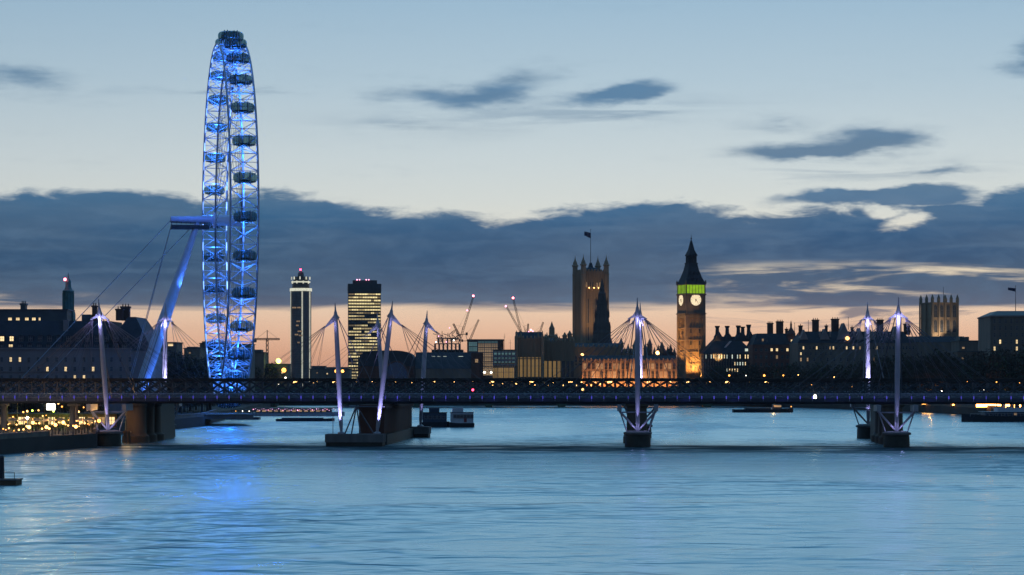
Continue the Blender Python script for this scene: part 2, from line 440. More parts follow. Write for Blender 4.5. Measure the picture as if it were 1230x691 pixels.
mw.node_tree.nodes.remove(b); t.t.links.new(mx_.outputs[0], mw.node_tree.nodes['Material Output'].inputs[0])
t.put(gl_.inputs['Roughness'], t.m('MULTIPLY_ADD', dark_band, .02, t.m('MULTIPLY_ADD', pat, .08, .26)))
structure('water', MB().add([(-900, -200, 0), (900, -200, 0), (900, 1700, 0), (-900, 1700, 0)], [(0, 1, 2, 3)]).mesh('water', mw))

# land: one U-shaped sheet with quay sides, from the left bank round the far reach to the right bank
def WL(px, py):
    Y = H * F / (py - YH); return (PX(px, Y), Y)
LB = [WL(-120, 560), WL(0, 546), WL(60, 541), WL(116, 537.5), WL(126, 524), WL(200, 517), WL(245, 512), WL(262, 506), WL(292, 499), (PX(316, 1060), 1060), (PX(330, 1180), 1180), (PX(332, 1206), 1206)]
RB = [WL(850, 487.5), WL(905, 488.5), WL(1000, 491), WL(1130, 496.5), WL(1230, 503), WL(1330, 511), (260, 600), (330, 300)]
def bank_y(px):
    ps = [(850, 487.5), (905, 488.5), (1000, 491), (1130, 496.5), (1230, 503), (1330, 511)]
    for (a, ya), (c, yc) in zip(ps, ps[1:]):
        if px <= c: return H * F / (ya + (yc - ya) * (px - a) / (c - a) - YH)
    return H * F / (511 - YH)
LB = [(-260, 150), (-190, 330)] + LB
poly = [(-3300, 150)] + LB + RB + [(3300, 300), (3300, 3500), (-3300, 3500)]
earth = mat('dark_pavement', (.06, .055, .05), .9, 0, .3, .05)
structure('ground', MB().plan(poly, -1.5, GZ).mesh('ground', earth))

# river walls with coping standing on the quay edge
def river_wall(pts, label, side):
    r = thing('embankment_wall', label, 'wall', (pts[0][0], pts[0][1], GZ))
    a, c = MB(), MB(); o = Vector((pts[0][0], pts[0][1], 0))
    for i in range(len(pts) - 1):
        p, q = Vector((*pts[i], 0)) - o, Vector((*pts[i + 1], 0)) - o
        d = (q - p).normalized(); nn = Vector((-d.y, d.x, 0)) * side
        k0 = 0.0
        for mb, t0, t1, z0, z1 in ((a, .25, .75, 0, 1.0), (c, .15, .85, 1.0, 1.18)):
            pl = [p + nn * t0, q + nn * t0, q + nn * t1, p + nn * t1]
            mb.plan([(x.x, x.y) for x in (pl if side < 0 else reversed(pl))], z0, z1)
    a.build('wall', M['stone'], r); c.build('coping', M['portland'], r)
river_wall(LB[2:5], 'low dark stone river wall below the lit terrace cafes', 1)
river_wall(LB[5:10], 'low dark river wall running back from the bridge past the wheel', 1)
river_wall(RB[0:6], 'long dark granite river wall along the right bank', 1)

# ================================================================== FOOTBRIDGES AND RAILWAY BRIDGE
UL, UR = BU(-380), BU(1420)
def bridge_root(name, label, cat, v, z=0): 
    o = thing(name, label, cat, BP(0, v, z), -BA); return o
ZD = 11.2
def footbridge(v, label, lamps):
    r = bridge_root('footbridge', label, 'footbridge', v)
    m = MB()
    m.prism([(-2.4, ZD - .35), (-2.5, ZD), (2.5, ZD), (2.4, ZD - .35), (1.2, ZD - 1.15), (-1.2, ZD - 1.15)], 0, 1)
    m.v = [(UL + y * (UR - UL), x, z) for x, y, z in m.v]
    m.f = [tuple(reversed(f)) for f in m.f]
    for i in range(int(UL / 6) + 1, int(UR / 6)):
        x = i * 6.0
        m.box(x - .15, x + .15, -2.75, 2.75, ZD - .55, ZD - .36)
    m.build('deck', M['deck'], r)
    f = MB().box(UL, UR, -2.72, -2.503, ZD - .62, ZD + .12); f.box(UL, UR, 2.503, 2.72, ZD - .62, ZD + .12)
    f.build('fascia', M['deck'], r)
    for s in (-1, 1):
        h = MB(); h.tube((UL, s * 2.66, ZD + 1.25), (UR, s * 2.66, ZD + 1.25), .06, n=6)
        for z in (.35, .6, .85, 1.05): h.tube((UL, s * 2.64, ZD + z), (UR, s * 2.64, ZD + z), .022, n=4)
        h.build('handrail', M['steel'], r)
    if lamps:
        pm = MB().box(-.05, .05, -.08, .06, -.5, 1.28).mesh('railing_post', M['steel'])
        lm = MB().box(-.11, .11, -.10, .02, .05, .72).mesh('blue_light', M['bluedim'])
        x = BU(2); k = 0
        while x < BU(1232):
            p = link('railing_post', pm, r, (x, -2.79, ZD)); link('blue_light', lm, p, (0, -.09, 0))
            x += 2.88
            k += 1
        for q in range(22): lamp((BU(20) + q * 11.4, -4.2, ZD + .2), 22, (.12, .12, 1), .5, 'POINT', parent=r)
    return r
footbridge(0, 'near pedestrian bridge deck edged with a row of small blue lights', True)
footbridge(66, 'far pedestrian bridge deck half hidden behind the railway truss', False)

def rail_bridge():
    r = bridge_root('railway_bridge', 'long black iron lattice girder railway bridge crossing the river', 'bridge', 0)
    z0, z1 = 10.6, 16.05
    for v in (22, 40):
        m = MB()
        MB().box(UL, UR, v - .55, v + .55, z1 - .75, z1).build('top_chord', M['black'], r)
        m.box(UL, UR, v - .5, v + .5, z0, z0 + .7)
        p = 3.25; x = UL; 
        while x < UR - 2 * p:
            m.tube((x, v - .12, z0 + .6), (x + 2 * p, v - .12, z1 - .7), .20, n=4); m.tube((x, v + .12, z1 - .7), (x + 2 * p, v + .12, z0 + .6), .20, n=4)
            m.box(x - .17, x + .17, v - .3, v + .3, z0 + .7, z1 - .75)
            x += p
        m.build('lattice_girder', M['girder'], r)
    d = MB().box(UL, UR, 22.6, 39.4, z0 + .1, z0 + .9)
    x = UL
    while x < UR: d.box(x, x + .5, 22.5, 39.5, z0 - .9, z0 + .09); x += 6.5
    d.build('track_deck', M['iron'], r)
    # paired iron caissons under the girders
    def pier(px, us):
        for v in (22, 31, 40):
            m = MB().lathe([(3.4, -2), (3.4, 1.6), (2.9, 1.9), (2.6, 2.4), (2.45, 8.8), (2.9, 9.3), (2.9, 9.65)], n=20)
            m.build('iron_pier', M['caisson'], r, smooth=True).location = (us, v, 0)
        MB().box(us - 1.3, us + 1.3, 24.8, 62, -2, 9.6).build('pier_web', M['wetcon'], r)
    for px in (163, 765, 1072): pier(px, BU(px, 22))
    # old brick pier, wide and deep, with cutwater base
    u0, u1 = BU(433, 10), BU(463, 10)
    m = MB().box(u0, u1, 7, 72, 2.6, 9.65); m.box(u0 - .5, u1 + .5, 6.6, 72.4, 8.6, 9.2)
    m.build('brick_pier', M['brick'], r)
    m = MB().plan([(u0 - 1, 5), ((u0 + u1) / 2, 1), (u1 + 1, 5), (u1 + 1, 74), ((u0 + u1) / 2, 78), (u0 - 1, 74)], -2, 2.6)
    m.build('pier_base', M['wetcon'], r)
    return r
RAIL = rail_bridge()
# land-side columns carrying the bridges over the promenade
for i, (px, v) in enumerate(((4, 2), (87, 2), (6, 24), (91, 24))):
    o = thing('bridge_column', ['grey column under the footbridge at the extreme left edge', 'grey column under the footbridge beside the lit terrace', 'dark column under the railway girder at the left edge',
        'dark column under the railway girder behind the lit terrace'][i], 'column', BP(BU(px, v), v, GZ), -BA, 'columns carrying the bridges over the promenade')
    zt = (9.9 if v == 2 else 9.6) - GZ
    MB().lathe([(.75, .4), (.6, zt - .5)], n=14).build('shaft', M['concrete'], o, True)
    MB().cb(0, 0, 0, 2.0, 2.0, .4).build('footing', M['concrete'], o); MB().cb(0, 0, zt - .5, 1.9, 2.6, .5).build('cap', M['concrete'], o)

# ------------------------------------------------------------------ suspension pylons
VIO = (.46, .43, 1.0)
def cable_fan(r, head, zs, us, v_to, rad=.05):
    for u in us:
        MB().tube(head, (u, v_to, zs), rad, n=5, cap=False).build('cable', M['cable'], r)
def mast_parts(r, foot, top, wings, hood_drop=0.0):
    """tapered tubular mast with a spired head and sloping wings"""
    foot, top = Vector(foot), Vector(top); d = (top - foot); L = d.length; d.normalize()
    at = lambda k: foot + d * (L * k)
    hz = at(.87)
    MB().path([at(0), at(.06), at(.45), at(.80), hz], [.30, .48, .64, .52, .46], 12).build('mast', M['mast'], r, True)
    MB().path([hz, at(.885), at(.93), at(.935), at(1)], [.62, .58, .34, .24, .08], 10).build('spire', M['steel'], r, True)
    m = MB()
    for sgn, w_, drop in wings:
        b0 = hz
        pts = [(0, 1.7), (0, -.3), (sgn * w_, -drop), (sgn * w_ * .98, -drop + .22), (sgn * w_ * .45, -.0)]
        if sgn < 0: pts = list(reversed(pts))
        k = MB().prism(pts, -.18, .18)
        m.add([(x + b0.x, y + b0.y, z + b0.z) for x, y, z in k.v], k.f)
    m.build('mast_head', M['steel'], r)
    return hz
def uplights(r, foot, hz, p_low, p_top, front=-1.6):
    f, h = Vector(foot), Vector(hz)
    if p_low: lamp(f + Vector((.0, front, .6)), p_low, VIO, .15, 'SPOT', f + (h - f) * .42, 26, .7, r)
    if p_top: lamp(h + Vector((0, front * .8, -1.3)), p_top, VIO, .25, 'POINT', parent=r)
def pylon(px, v, label, near=True, foot_px=None, p_low=9000, p_top=900):
    px_f = px if foot_px is None else foot_px
    u = BU(px_f, v)
    r = thing('suspension_pylon', label, 'bridge pylon', BP(u, v, 0), -BA, 'white cable pylons along the footbridges')
    lean = BU(px, v) - u
    s = 1 if near else -1
    MB().lathe([(3.1, -2), (3.0, 2.3), (2.9, 2.9)], n=22, sx=1.0, sy=1.25).build('footing', M['wetcon'], r, True)
    MB().lathe([(3.25, 2.9), (3.35, 3.1), (3.35, 3.4), (2.2, 3.75)], n=22, sx=1.0, sy=1.25).build('footing_cap', M['concrete'], r, True)
    top_z = 35.0 if near else 36.4
    hz = mast_parts(r, (0, 0, 3.6), (lean, -2.2 * s, top_z), [(-1, 2.3, 1.0), (1, 2.3, 1.0)])
    dv = 4.0 * s
    yv = -1.4 * s
    for sg in (-1, 1):
        MB().path([(0, 0, 3.7), (sg * 4.3, yv * .5 + dv * .3, 8.4)], [.22, .30], 10).build('strut', M['mast'], r, True)
        MB().path([(sg * 2.5, .6 * s, 3.4), (sg * 4.2, yv * .5 + dv * .3, 8.4)], [.16, .16], 8).build('outer_strut', M['steel'], r, True)
        MB().box(sg * 4.3 - .5, sg * 4.3 + .5, yv - .6, dv + 1.2, 8.4, 9.9).build('outrigger', M['steel'], r)
    MB().tube((-4.3, yv * .5 + dv * .3, 8.1), (4.3, yv * .5 + dv * .3, 8.1), .16, n=8).build('cross_beam', M['steel'], r, True)
    h = hz + Vector((0, 0, .4))
    for uu in (-25.5, -21.5, -17.5, -13.5, -9.5, -6, 6, 9.5, 13.5, 17.5, 21.5, 25.5):
        for side in ((-2.6, 2.6) if near else (-2.6,)):
            MB().tube(h + Vector((math.copysign(1.6, uu), 0, -1.1)), (uu, dv + side, ZD + 1.2), .07, .02, n=5, cap=False).build('cable', M['cable'], r)
    for sg in (-1, 1):      # twin stay rods running down to the railway pier
        MB().tube(h + Vector((sg * .6, 0, -.6)), (sg * 3.4, dv + 15 * s, 9.7), .12, n=6).build('stay_rod', M['cable'], r, True)
    uplights(r, (0, 0, 3.8), hz, p_low * 1.6, p_top * 1.3, -1.6)
    if near:
        for sg in (-1, 1): lamp((sg * 1.2, -.9, 4.7), 45, VIO, .12, 'POINT', parent=r)
    return r
pylon(121, -4, 'near pylon at the left bank, beside the lit terrace', True, 130, 2600, 650)
pylon(765.5, -4, 'near pylon standing in front of the orange-lit palace front', True, 766, 2200, 170)
pylon(1078, -4, 'tallest-looking near pylon at the right, left of the square abbey towers', True, 1077, 1300, 700)
FARV = 70
for px, lb, pf in ((197, 'far pylon seen under the leaning leg of the observation wheel', 197), (769, 'far pylon almost hidden behind the pylon before the palace', 769), (1043, 'far pylon with a brightly lit shaft, second pylon from the right', 1043)):
    o = pylon(px, FARV, lb, False, pf, 1500, 500)
    lamp((.3, -3.4, 12), 30000, (.54, .50, 1.0), .2, 'SPOT', (0, -.4, 19.5), 62, .6, o)

def twin_pylon():
    """the widened pier: two masts leaning apart on one concrete raft, in front of and behind the brick pier"""
    for v, s, rows, lab in ((-4, 1, ((410, 522, 403.5, 364, -1), (453, 522, 472.5, 362, 1)), ('left-leaning mast on the concrete raft beside the old brick pier', 'right-leaning mast on the concrete raft beside the old brick pier')),
                           (70, -1, ((463, 0, 452, 375, -1), (505, 0, 512.5, 373, 1)), ('far mast seen against the lit office tower', 'far mast rising right of the old brick pier'))):
        c = (BU(392, v) + BU(462, v)) / 2 if s > 0 else (BU(452, v) + BU(520, v)) / 2
        raft = thing('pylon_raft', 'wide concrete raft carrying the two leaning masts' if s > 0 else 'concrete raft of the far masts behind the brick pier', 'bridge footing', BP(c, v, 0), -BA)
        MB().box(-6.7, 6.7, -2.6, 3.2, -2, 1.0).build('raft_base', M['wetcon'], raft)
        MB().box(-6.9, 6.9, -2.8, 3.4, 1.0, 2.9).build('raft_block', M['concrete'], raft)
        for (pf, _, pt, py, side), lb in zip(rows, lab):
            u = BU(pf, v); lean = BU(pt, v) - u
            Yd = BP(u, v)[1]
            r = thing('leaning_mast', lb, 'bridge pylon', BP(u, v, 2.9), -BA, 'leaning masts at the brick pier')
            hz = mast_parts(r, (0, 0, .5), (lean, -1.5 * s, PZ(py, Yd) - 2.9), [(side, 2.9, 2.2), (-side, .9, -.4)])
            MB().lathe([(.9, 0), (.9, .3), (.5, .55)], n=14).build('shoe', M['steel'], r, True)
            h = hz + Vector((side * 2.6, 0, -1.5))
            for uu in (6, 9.5, 13.5, 17.5, 21.5, 25.5):
                for sd in ((1.4, 6.6) if s > 0 else (-6.6,)):
                    MB().tube(h, (lean + side * uu, sd, ZD + 1.2 - 2.9), .045, .02, n=5, cap=False).build('cable', M['cable'], r)
            for k in (5, 9):
                MB().tube(hz + Vector((-side * .6, 0, .2)), (-side * k + lean * .3, 6 * s, ZD - 2.9), .09, n=6).build('stay_rod', M['cable'], r, True)
            lamp((side * .3, -1.7, .4), 30000 if s > 0 else 5000, VIO, .15, 'SPOT', (lean * .35, -.4, 11), 28, .8, r)
            lamp(hz + Vector((side * .8, -1.6, -1.5)), 120, VIO, .2, 'POINT', parent=r)
            if s < 0: lamp((0, -3, 7), 6000, VIO, .2, 'SPOT', (lean * .6, -.8, 18), 40, .5, r)
        if s > 0:
            br = MB()
            top = (BU(428, v) - c, .3, 9.6)
            for pe in (414, 422, 433, 449): br.tube((BU(pe, v) - c, .3, 2.9), top, .17, n=8)
            br.build('tripod_brace', M['cable'], raft, True)
            MB().tube((BU(405, v) - c, .2, 9.4), (BU(462, v) - c, .2, 9.4), .15, n=8).build('tie_bar', M['cable'], raft, True)
            MB().tube((BU(401, v) - c, -1.5, 2.9), (BU(401, v) - c, -1.5, 7.6), .09, n=6).build('navigation_pole', M['steel'], raft)
twin_pylon()
# ================================================================== OBSERVATION WHEEL
def big_wheel():
    ZC = 66.2
    r = thing('observation_wheel', 'giant blue-lit observation wheel seen almost edge-on, with its leaning leg and stays', 'ferris wheel', (-96.4, 750, GZ), R(12.17))
    P = lambda rad, a, x=0.0: (x, rad * math.sin(a), ZC + rad * math.cos(a))
    RO, RI, HW = 59.3, 56.2, 4.35
    NS = 96
    st = M['wheelsteel']
    for sg in (-1, 1):
        m = MB()
        for i in range(NS): m.tube(P(RO, 2 * math.pi * i / NS, sg * HW), P(RO, 2 * math.pi * (i + 1) / NS, sg * HW), .36, n=8, cap=False)
        m.build('outer_chord', st, r, True)
    m = MB()
    for i in range(NS): m.tube(P(RI, 2 * math.pi * i / NS), P(RI, 2 * math.pi * (i + 1) / NS), .30, n=8, cap=False)
    m.build('inner_chord', M['wheelsteel'], r, True)
    m = MB(); hs = 2 * math.pi / 64
    for i in range(64):
        a, a2, am = i * hs, (i + 1) * hs, (i + .5) * hs
        m.tube(P(RO, a, -HW), P(RO, a, HW), .15, n=5, cap=False)
        m.tube(P(RO, a, -HW), P(RO, a2, HW), .12, n=5, cap=False); m.tube(P(RO, a, HW), P(RO, a2, -HW), .12, n=5, cap=False); m.tube(P(RO, am, -HW), P(RO, am, HW), .10, n=5, cap=False)
        for sg in (-1, 1):
            m.tube(P(RO, a, sg * HW), P(RI, am), .13, n=5, cap=False); m.tube(P(RI, am), P(RO, a2, sg * HW), .13, n=5, cap=False)
    m.build('lattice', M['wheelsteel'], r)
    m = MB()
    for i in range(64):
        a = (i + .5) * hs
        m.tube(P(RI, a), P(2.4, a + (.5 if i % 4 < 2 else -.5), 4.6 if i % 2 else -4.6), .055, n=4, cap=False)
    m.build('spokes', M['cable'], r)
    # glowing strips: pairs along the hub side of both outer chords, and a line along the inner chord
    for sg in (-1, 1):
        for i in range(50):
            a = 2 * math.pi * (i + .25) / 50
            m = MB().tube(P(RO - .50, a - .026, sg * HW * .985), P(RO - .50, a + .026, sg * HW * .985), .19 if sg > 0 else .13, n=5)
            m.build('light_strip', M['bluehot'], r)
    for i in range(64):
        a = (i + .5) * hs
        if i % 2 == 0: MB().tube(P(RI + .42, a - .038), P(RI + .42, a + .038), .19, n=5).build('rim_tube_light', M['blue'], r)
        if i % 2 == 1: lamp(P(RO - .6, i * hs), 4300 if 22 < i < 42 else 2700, (.035, .22, 1), 1.0, 'POINT', parent=r)
    # capsules
    eg = [(.05, -3.8), (.8, -3.7), (1.4, -3.15), (1.72, -2.1), (1.82, -.8), (1.82, .8), (1.72, 2.1), (1.4, 3.15), (.8, 3.7), (.05, 3.8)]
    cm = MB().lathe(eg, n=16)
    cm.v = [(z, x, y) for x, y, z in cm.v]
    cme = cm.mesh('capsule', M['capsule'], True)
    rg = MB()
    for xx in (0,):
        for i in range(20):
            q = lambda k: (xx, 2.0 * math.cos(2 * math.pi * k / 20), 2.0 * math.sin(2 * math.pi * k / 20))
            rg.tube(q(i), q(i + 1), .15, n=6, cap=False)
    rgm = rg.mesh('mounting_ring', M['steel'], True)
    fl = MB().box(-3.3, 3.3, -1.55, 1.55, -1.35, -1.15); fl.box(-1.2, 1.2, -.35, .35, -1.15, -.7)
    flm = fl.mesh('cabin_floor', M['iron'])
    bmn = MB()
    for i in range(16):
        q = lambda j: (0, math.cos(2 * math.pi * j / 16), math.sin(2 * math.pi * j / 16))
        bmn.tube(q(i), q(i + 1), .04, n=4, cap=False)
    bmm = bmn.mesh('glazing_hoop', M['steel'])
    hoops = ((-3.15, 1.43), (-2.3, 1.72), (-.9, 1.84), (0, 1.85), (.9, 1.84), (2.3, 1.72), (3.15, 1.43))
    for i in range(32):
        c = link('capsule', cme, r, P(62.2, 2 * math.pi * (i - .25) / 32))
        link('cabin_floor', flm, c)
        for xx in (-1.6, 1.6): link('mounting_ring', rgm, c, (xx, 0, 0))
        for xx, rr in hoops: link('glazing_hoop', bmm, c, (xx, 0, 0)).scale = (1, rr, rr)
    # hub, spindle, A-frame legs
    def ax(pts, n=24):
        k = MB().lathe([(rr, x) for x, rr in pts], n=n); k.v = [(z, y, x + ZC) for x, y, z in k.v]; k.f = [tuple(reversed(f)) for f in k.f]; return k
    ax([(-5.2, 1.7), (-5.1, 2.7), (-4.3, 2.7), (-4.2, 1.9), (4.2, 1.9), (4.3, 2.7), (5.1, 2.7), (5.2, 1.6), (6.6, 1.3)]).build('hub', M['white'], r, True)
    ax([(-19.6, .7), (-19.4, 1.1), (-12, 1.3), (-5.25, 1.4)]).build('spindle', M['wheelsteel'], r, True)
    m = MB().box(-19.3, -6.5, -2.6, 2.6, ZC - 3.2, ZC - 1.9); 
    for k in range(9): m.tube((-19.2 + k * 1.58, -2.55, ZC - 2.1), (-19.2 + k * 1.58, -2.55, ZC - .9), .06, n=4)
    m.tube((-19.2, -2.55, ZC - .9), (-6.5, -2.55, ZC - .9), .06, n=4)
    m.build('service_gantry', M['iron'], r)
    for sg in (-1, 1):
        p0, p1 = Vector((-10.5, sg * 1.2, ZC - 1.2)), Vector((-32.5, sg * 11, .2))
        pts = [p0.lerp(p1, k) for k in (0, .08, .3, .6, .85, 1)]
        m = MB().path(pts, [.75, 1.0, 1.45, 1.85, 1.6, .9], 18); m.build('leg', M['wheelsteel'], r, True)
        MB().lathe([(2.2, 0), (2.0, .5), (1.2, .9)], p1.x, p1.y, 16).build('leg_base', M['concrete'], r, True)
        d = (p0 - p1).normalized()
        for k in (.05, .33, .62):
            q = p1.lerp(p0, k); lamp(q + Vector((4.5, -3.6, .4)), 12000 if k < .1 else 7000, (.06, .20, 1), .4, 'SPOT', q.lerp(p0, .35), 70, .7, r)
    for (x0, z0_, x1, yy) in ((-19.2, ZC, -80, -7), (-19.2, ZC, -80, 7), (-11.5, ZC - 1.5, -73, -3), (-11.5, ZC - 1.5, -73, 3), (-19.0, ZC - 1, -36, -9), (-19.0, ZC - 1, -36, 9)):
        MB().tube((x0, math.copysign(.6, yy), z0_), (x1, yy, .3), .13, n=6).build('backstay_cable', M['steel'], r)
    for p_ in ((-9, -5, ZC + 3.5), (-15, -5, ZC + 3)): lamp(p_, 420, (.05, .16, 1), .4, 'POINT', parent=r)
    # boarding platform at the foot, over the quay edge
    MB().box(-9, 7, -16, 16, -1.0, .4).box(-9.2, 7.2, -16.2, 16.2, .4, .55).build('boarding_platform', M['concrete'], r)
    return r
big_wheel()
# ================================================================== BUILDINGS
WM = {}
def win_mesh(w_, h, m, bars=1, arch=False):
    k = (round(w_, 2), round(h, 2), m.name, bars, arch)
    if k not in WM:
        b = MB()
        if arch: b.prism([(-w_ / 2, 0), (w_ / 2, 0), (w_ / 2, h * .75), (w_ * .3, h * .92), (0, h), (-w_ * .3, h * .92), (-w_ / 2, h * .75)], -.06, .25)
        else: b.box(-w_ / 2, w_ / 2, -.06, .25, 0, h)
        b.cur = 1
        t = max(.09, w_ * .07)
        b.box(-w_ / 2 - t, -w_ / 2, -.16, .1, -t, h + t); b.box(w_ / 2, w_ / 2 + t, -.16, .1, -t, h + t)
        b.box(-w_ / 2 - t, w_ / 2 + t, -.2, .1, -2 * t, -t)
        for i in range(1, bars + 1):
            x = -w_ / 2 + w_ * i / (bars + 1); b.box(x - t / 2, x + t / 2, -.12, -.07, 0, h)
        b.box(-w_ / 2, w_ / 2, -.125, -.068, h * .55, h * .55 + t)
        WM[k] = b.mesh('window', [m, M['frame']])
    return WM[k]
class Site:
    """A building: an Empty at the middle of its front, and the scale of the survey at that distance."""
    def __init__(s, name, label, cat, pc, Y, rz=0.0, group=None):
        s.pc, s.Y = pc, Y; s.o = thing(name, label, cat, (PX(pc, Y), Y, GZ), R(rz), group)
    def x(s, px, y=0.0): return PX(px, s.Y + y) - PX(s.pc, s.Y)
    def z(s, py, y=0.0): return PZ(py, s.Y + y) - GZ
    def block(s, name, m, x0, x1, ytop, depth, ybot=None, y0=0.0):
        b = MB().box(s.x(x0), s.x(x1), y0, y0 + depth, 0 if ybot is None else s.z(ybot), s.z(ytop)); return b.build(name, m, s.o)
    def gable(s, name, m, x0, x1, yeave, yridge, depth, y0=0.0, over=.4, hip=0.0):
        """pitched roof with its ridge along the front"""
        a, b_, e, rr = s.x(x0) - over, s.x(x1) + over, s.z(yeave), s.z(yridge)
        v = [(a, y0 - over, e), (b_, y0 - over, e), (b_, y0 + depth + over, e), (a, y0 + depth + over, e), (a + hip, y0 + depth / 2, rr), (b_ - hip, y0 + depth / 2, rr)]
        return MB().add(v, [(3, 2, 1, 0), (0, 1, 5, 4), (1, 2, 5), (2, 3, 4, 5), (3, 0, 4)]).build(name, m, s.o)
    def front_gable(s, name, m, xc, half, yeave, yridge, depth, y0=0.0):
        c = s.x(xc, y0); h = half * s.Y / F
        return MB().prism([(c - h, s.z(yeave)), (c + h, s.z(yeave)), (c, s.z(yridge))], y0, y0 + depth).build(name, m, s.o)
    def win(s, px, py, wpx, hpx, m, bars=1, arch=False, y=0.0, parent=None):
        return link('window', win_mesh(wpx * s.Y / F, hpx * s.Y / F, m, bars, arch), parent or s.o, (s.x(px), y - .01, s.z(py + hpx / 2)))
    def chimney(s, px, w_, ytop, ybot, m=None, depth=2.4, y0=4.0, pots=0, flare=0.0, parent=None):
        k = s.Y / F; c = s.x(px, y0); h = w_ * k / 2; zt, zb = s.z(ytop, y0), s.z(ybot)
        b = MB().box(c - h, c + h, y0, y0 + depth, zb, zt - .6)
        b.box(c - h - .25 - flare, c + h + .25 + flare, y0 - .25 - flare, y0 + depth + .25 + flare, zt - .6, zt)
        for i in range(pots):
            x = c - h + (i + .5) * 2 * h / pots; b.tube((x, y0 + depth / 2, zt), (x, y0 + depth / 2, zt + .9), .22, .17, 6)
        return b.build('chimney', m or M['brick'], parent or s.o)
    def flagpole(s, px, ytop, ybot, y0=5.0, flag=None):
        c = s.x(px, y0); p = MB().tube((c, y0, s.z(ybot)), (c, y0, s.z(ytop)), .16 * s.Y / 1000, .07 * s.Y / 1000, 8).ball((c, y0, s.z(ytop)), .2 * s.Y / 1000, 8).build('flagpole', M['black'], s.o, True)
        if flag:
            (fx0, fy0, fx1, fy1) = flag
            n = 8; v = []
            for i in range(n + 1):
                t_ = i / n; xx = c + (s.x(fx0) - s.x(px)) * t_
                sag = (s.z(fy1) - s.z(fy0)) * .45 * t_
                yy = y0 + math.sin(t_ * 7) * .35
                v += [(xx, yy, s.z(fy0) + sag), (xx, yy, s.z(fy0) + sag + (s.z(fy1) - s.z(fy0)) * (.95 - .25 * t_))]
            f = [(2 * i, 2 * i + 2, 2 * i + 3, 2 * i + 1) for i in range(n)]
            v2 = [(x, y + .06, z) for x, y, z in v]; o_ = len(v)
            f += [tuple(j + o_ for j in reversed(q)) for q in f]
            MB().add(v + v2, f).build('flag', M['cloth'], p)
def turret(mb, x, y, r, z0, z1, z2, n=8):
    """octagonal turret with a spirelet"""
    mb.lathe([(r, z0), (r, z1 - .6), (r * 1.25, z1 - .5), (r * 1.25, z1), (r * .95, z1 + .1), (r * .55, z1 + (z2 - z1) * .45), (r * .12, z2)], x, y, n, a0=math.pi / 8)
def pinnacle(mb, x, y, r, z0, z2):
    mb.frustum(x, y, z0, 2 * r, 2 * r, z0 + (z2 - z0) * .45, 2 * r, 2 * r); mb.frustum(x, y, z0 + (z2 - z0) * .45, 2.3 * r, 2.3 * r, z2, .1, .1)

# ---- riverside hall on the left bank ------------------------------------------------
s = Site('riverside_hall', 'long stone hall with steep dark roof, dormers and green lantern tower on the left bank', 'hall', 40, 765)
s.block('wall', M['portland'], -110, 157, 420, 40)
b = MB().box(s.x(-110.5), s.x(158), -.5, 40.5, s.z(420), s.z(418)); b.box(s.x(-110.3), s.x(157.5), -.3, 40.3, s.z(447), s.z(446)); b.build('cornice', M['portland'], s.o)
e, k = s.z(418), s.Y / F
def mansard(nm, x0, x1, ye, yr, depth, ins, y0=0.0, hip=0.0):
    a, c, zz, zr = s.x(x0), s.x(x1), s.z(ye), s.z(yr)
    MB().add([(a, y0, zz), (c, y0, zz), (c, y0 + depth, zz), (a, y0 + depth, zz), (a + hip, y0 + ins, zr), (c - hip, y0 + ins, zr), (c - hip, y0 + depth - ins, zr), (a + hip, y0 + depth - ins, zr)],
             [(3, 2, 1, 0), (4, 5, 6, 7), (0, 1, 5, 4), (1, 2, 6, 5), (2, 3, 7, 6), (3, 0, 4, 7)]).build(nm, M['slate'], s.o)
mansard('roof', -110, 126, 418, 385, 40, 6.5)
mansard('pavilion_roof', 124, 182, 421, 380, 38, 8, 1.0, 7.0)
s.block('pavilion_wall', M['portland'], 157.2, 181, 421.5, 38, None, 1.2)
s.block('penthouse', M['lead'], -80, 74, 372, 12, 386, 9)
MB().box(s.x(-80) - .4, s.x(74) + .4, 8.5, 21.5, s.z(372), s.z(370.5)).build('penthouse_roof', M['lead'], s.o)
s.block('penthouse_end', M['lead'], 92, 103, 377, 10, 386, 9)
for px in (5, 14.5, 25.5, 34, 41): s.win(px, 382.6, 4.2 if px != 41 else 2, 3.0, M['lit'], 1, y=9.0)
s.chimney(27.5, 6, 364.5, 372, M['lead'], 3, 12, 3)
s.chimney(113, 5, 367, 386, M['brick'], 2.5, 10, 2); s.chimney(143, 8, 371, 384, M['brick'], 3, 11, 2); s.chimney(150, 10, 368, 384, M['brick'], 3, 14, 3); s.chimney(175.5, 2, 400, 418, M['brick'], 1.5, 12)
s.block('roof_shaft', M['portland'], 73, 79, 384, 3, 402, 4)
# dormers and windows, a few lit
for row, (py, ht, yy) in enumerate(((407, 7, 1.6), (416.5, 6, .3))):
    for i in range(15):
        px = -10 + i * 11.4
        if px > 150: continue
        lit = (px < 16 and px > -2) if row == 0 else (10 < px < 16)
        d = MB().box(-.95, .95, 0, 4.2, 0, ht * k); d.prism([(-1.15, ht * k), (1.15, ht * k), (0, ht * k + .5)], -.2, 4.2)
        do = d.build('dormer', M['slate'], s.o); do.location = (s.x(px), yy, s.z(py + ht / 2))
        s.win(0, 0, 4.6, ht * .78, M['lit'] if lit else M['darkwin'], 1, y=0, parent=do).location = (0, -.02, .25)
for py, litp in ((432, (13, 24)), (443.5, (60, 82, 108)), (453, (93, 97))):
    for i in range(15):
        px = 2 + i * 11.0
        near = [q for q in litp if abs(q - px) < 5.5]
        s.win(px, py, 2.6, 5.2 if py < 450 else 3.8, M['lit'] if near else M['darkwin'], 1)
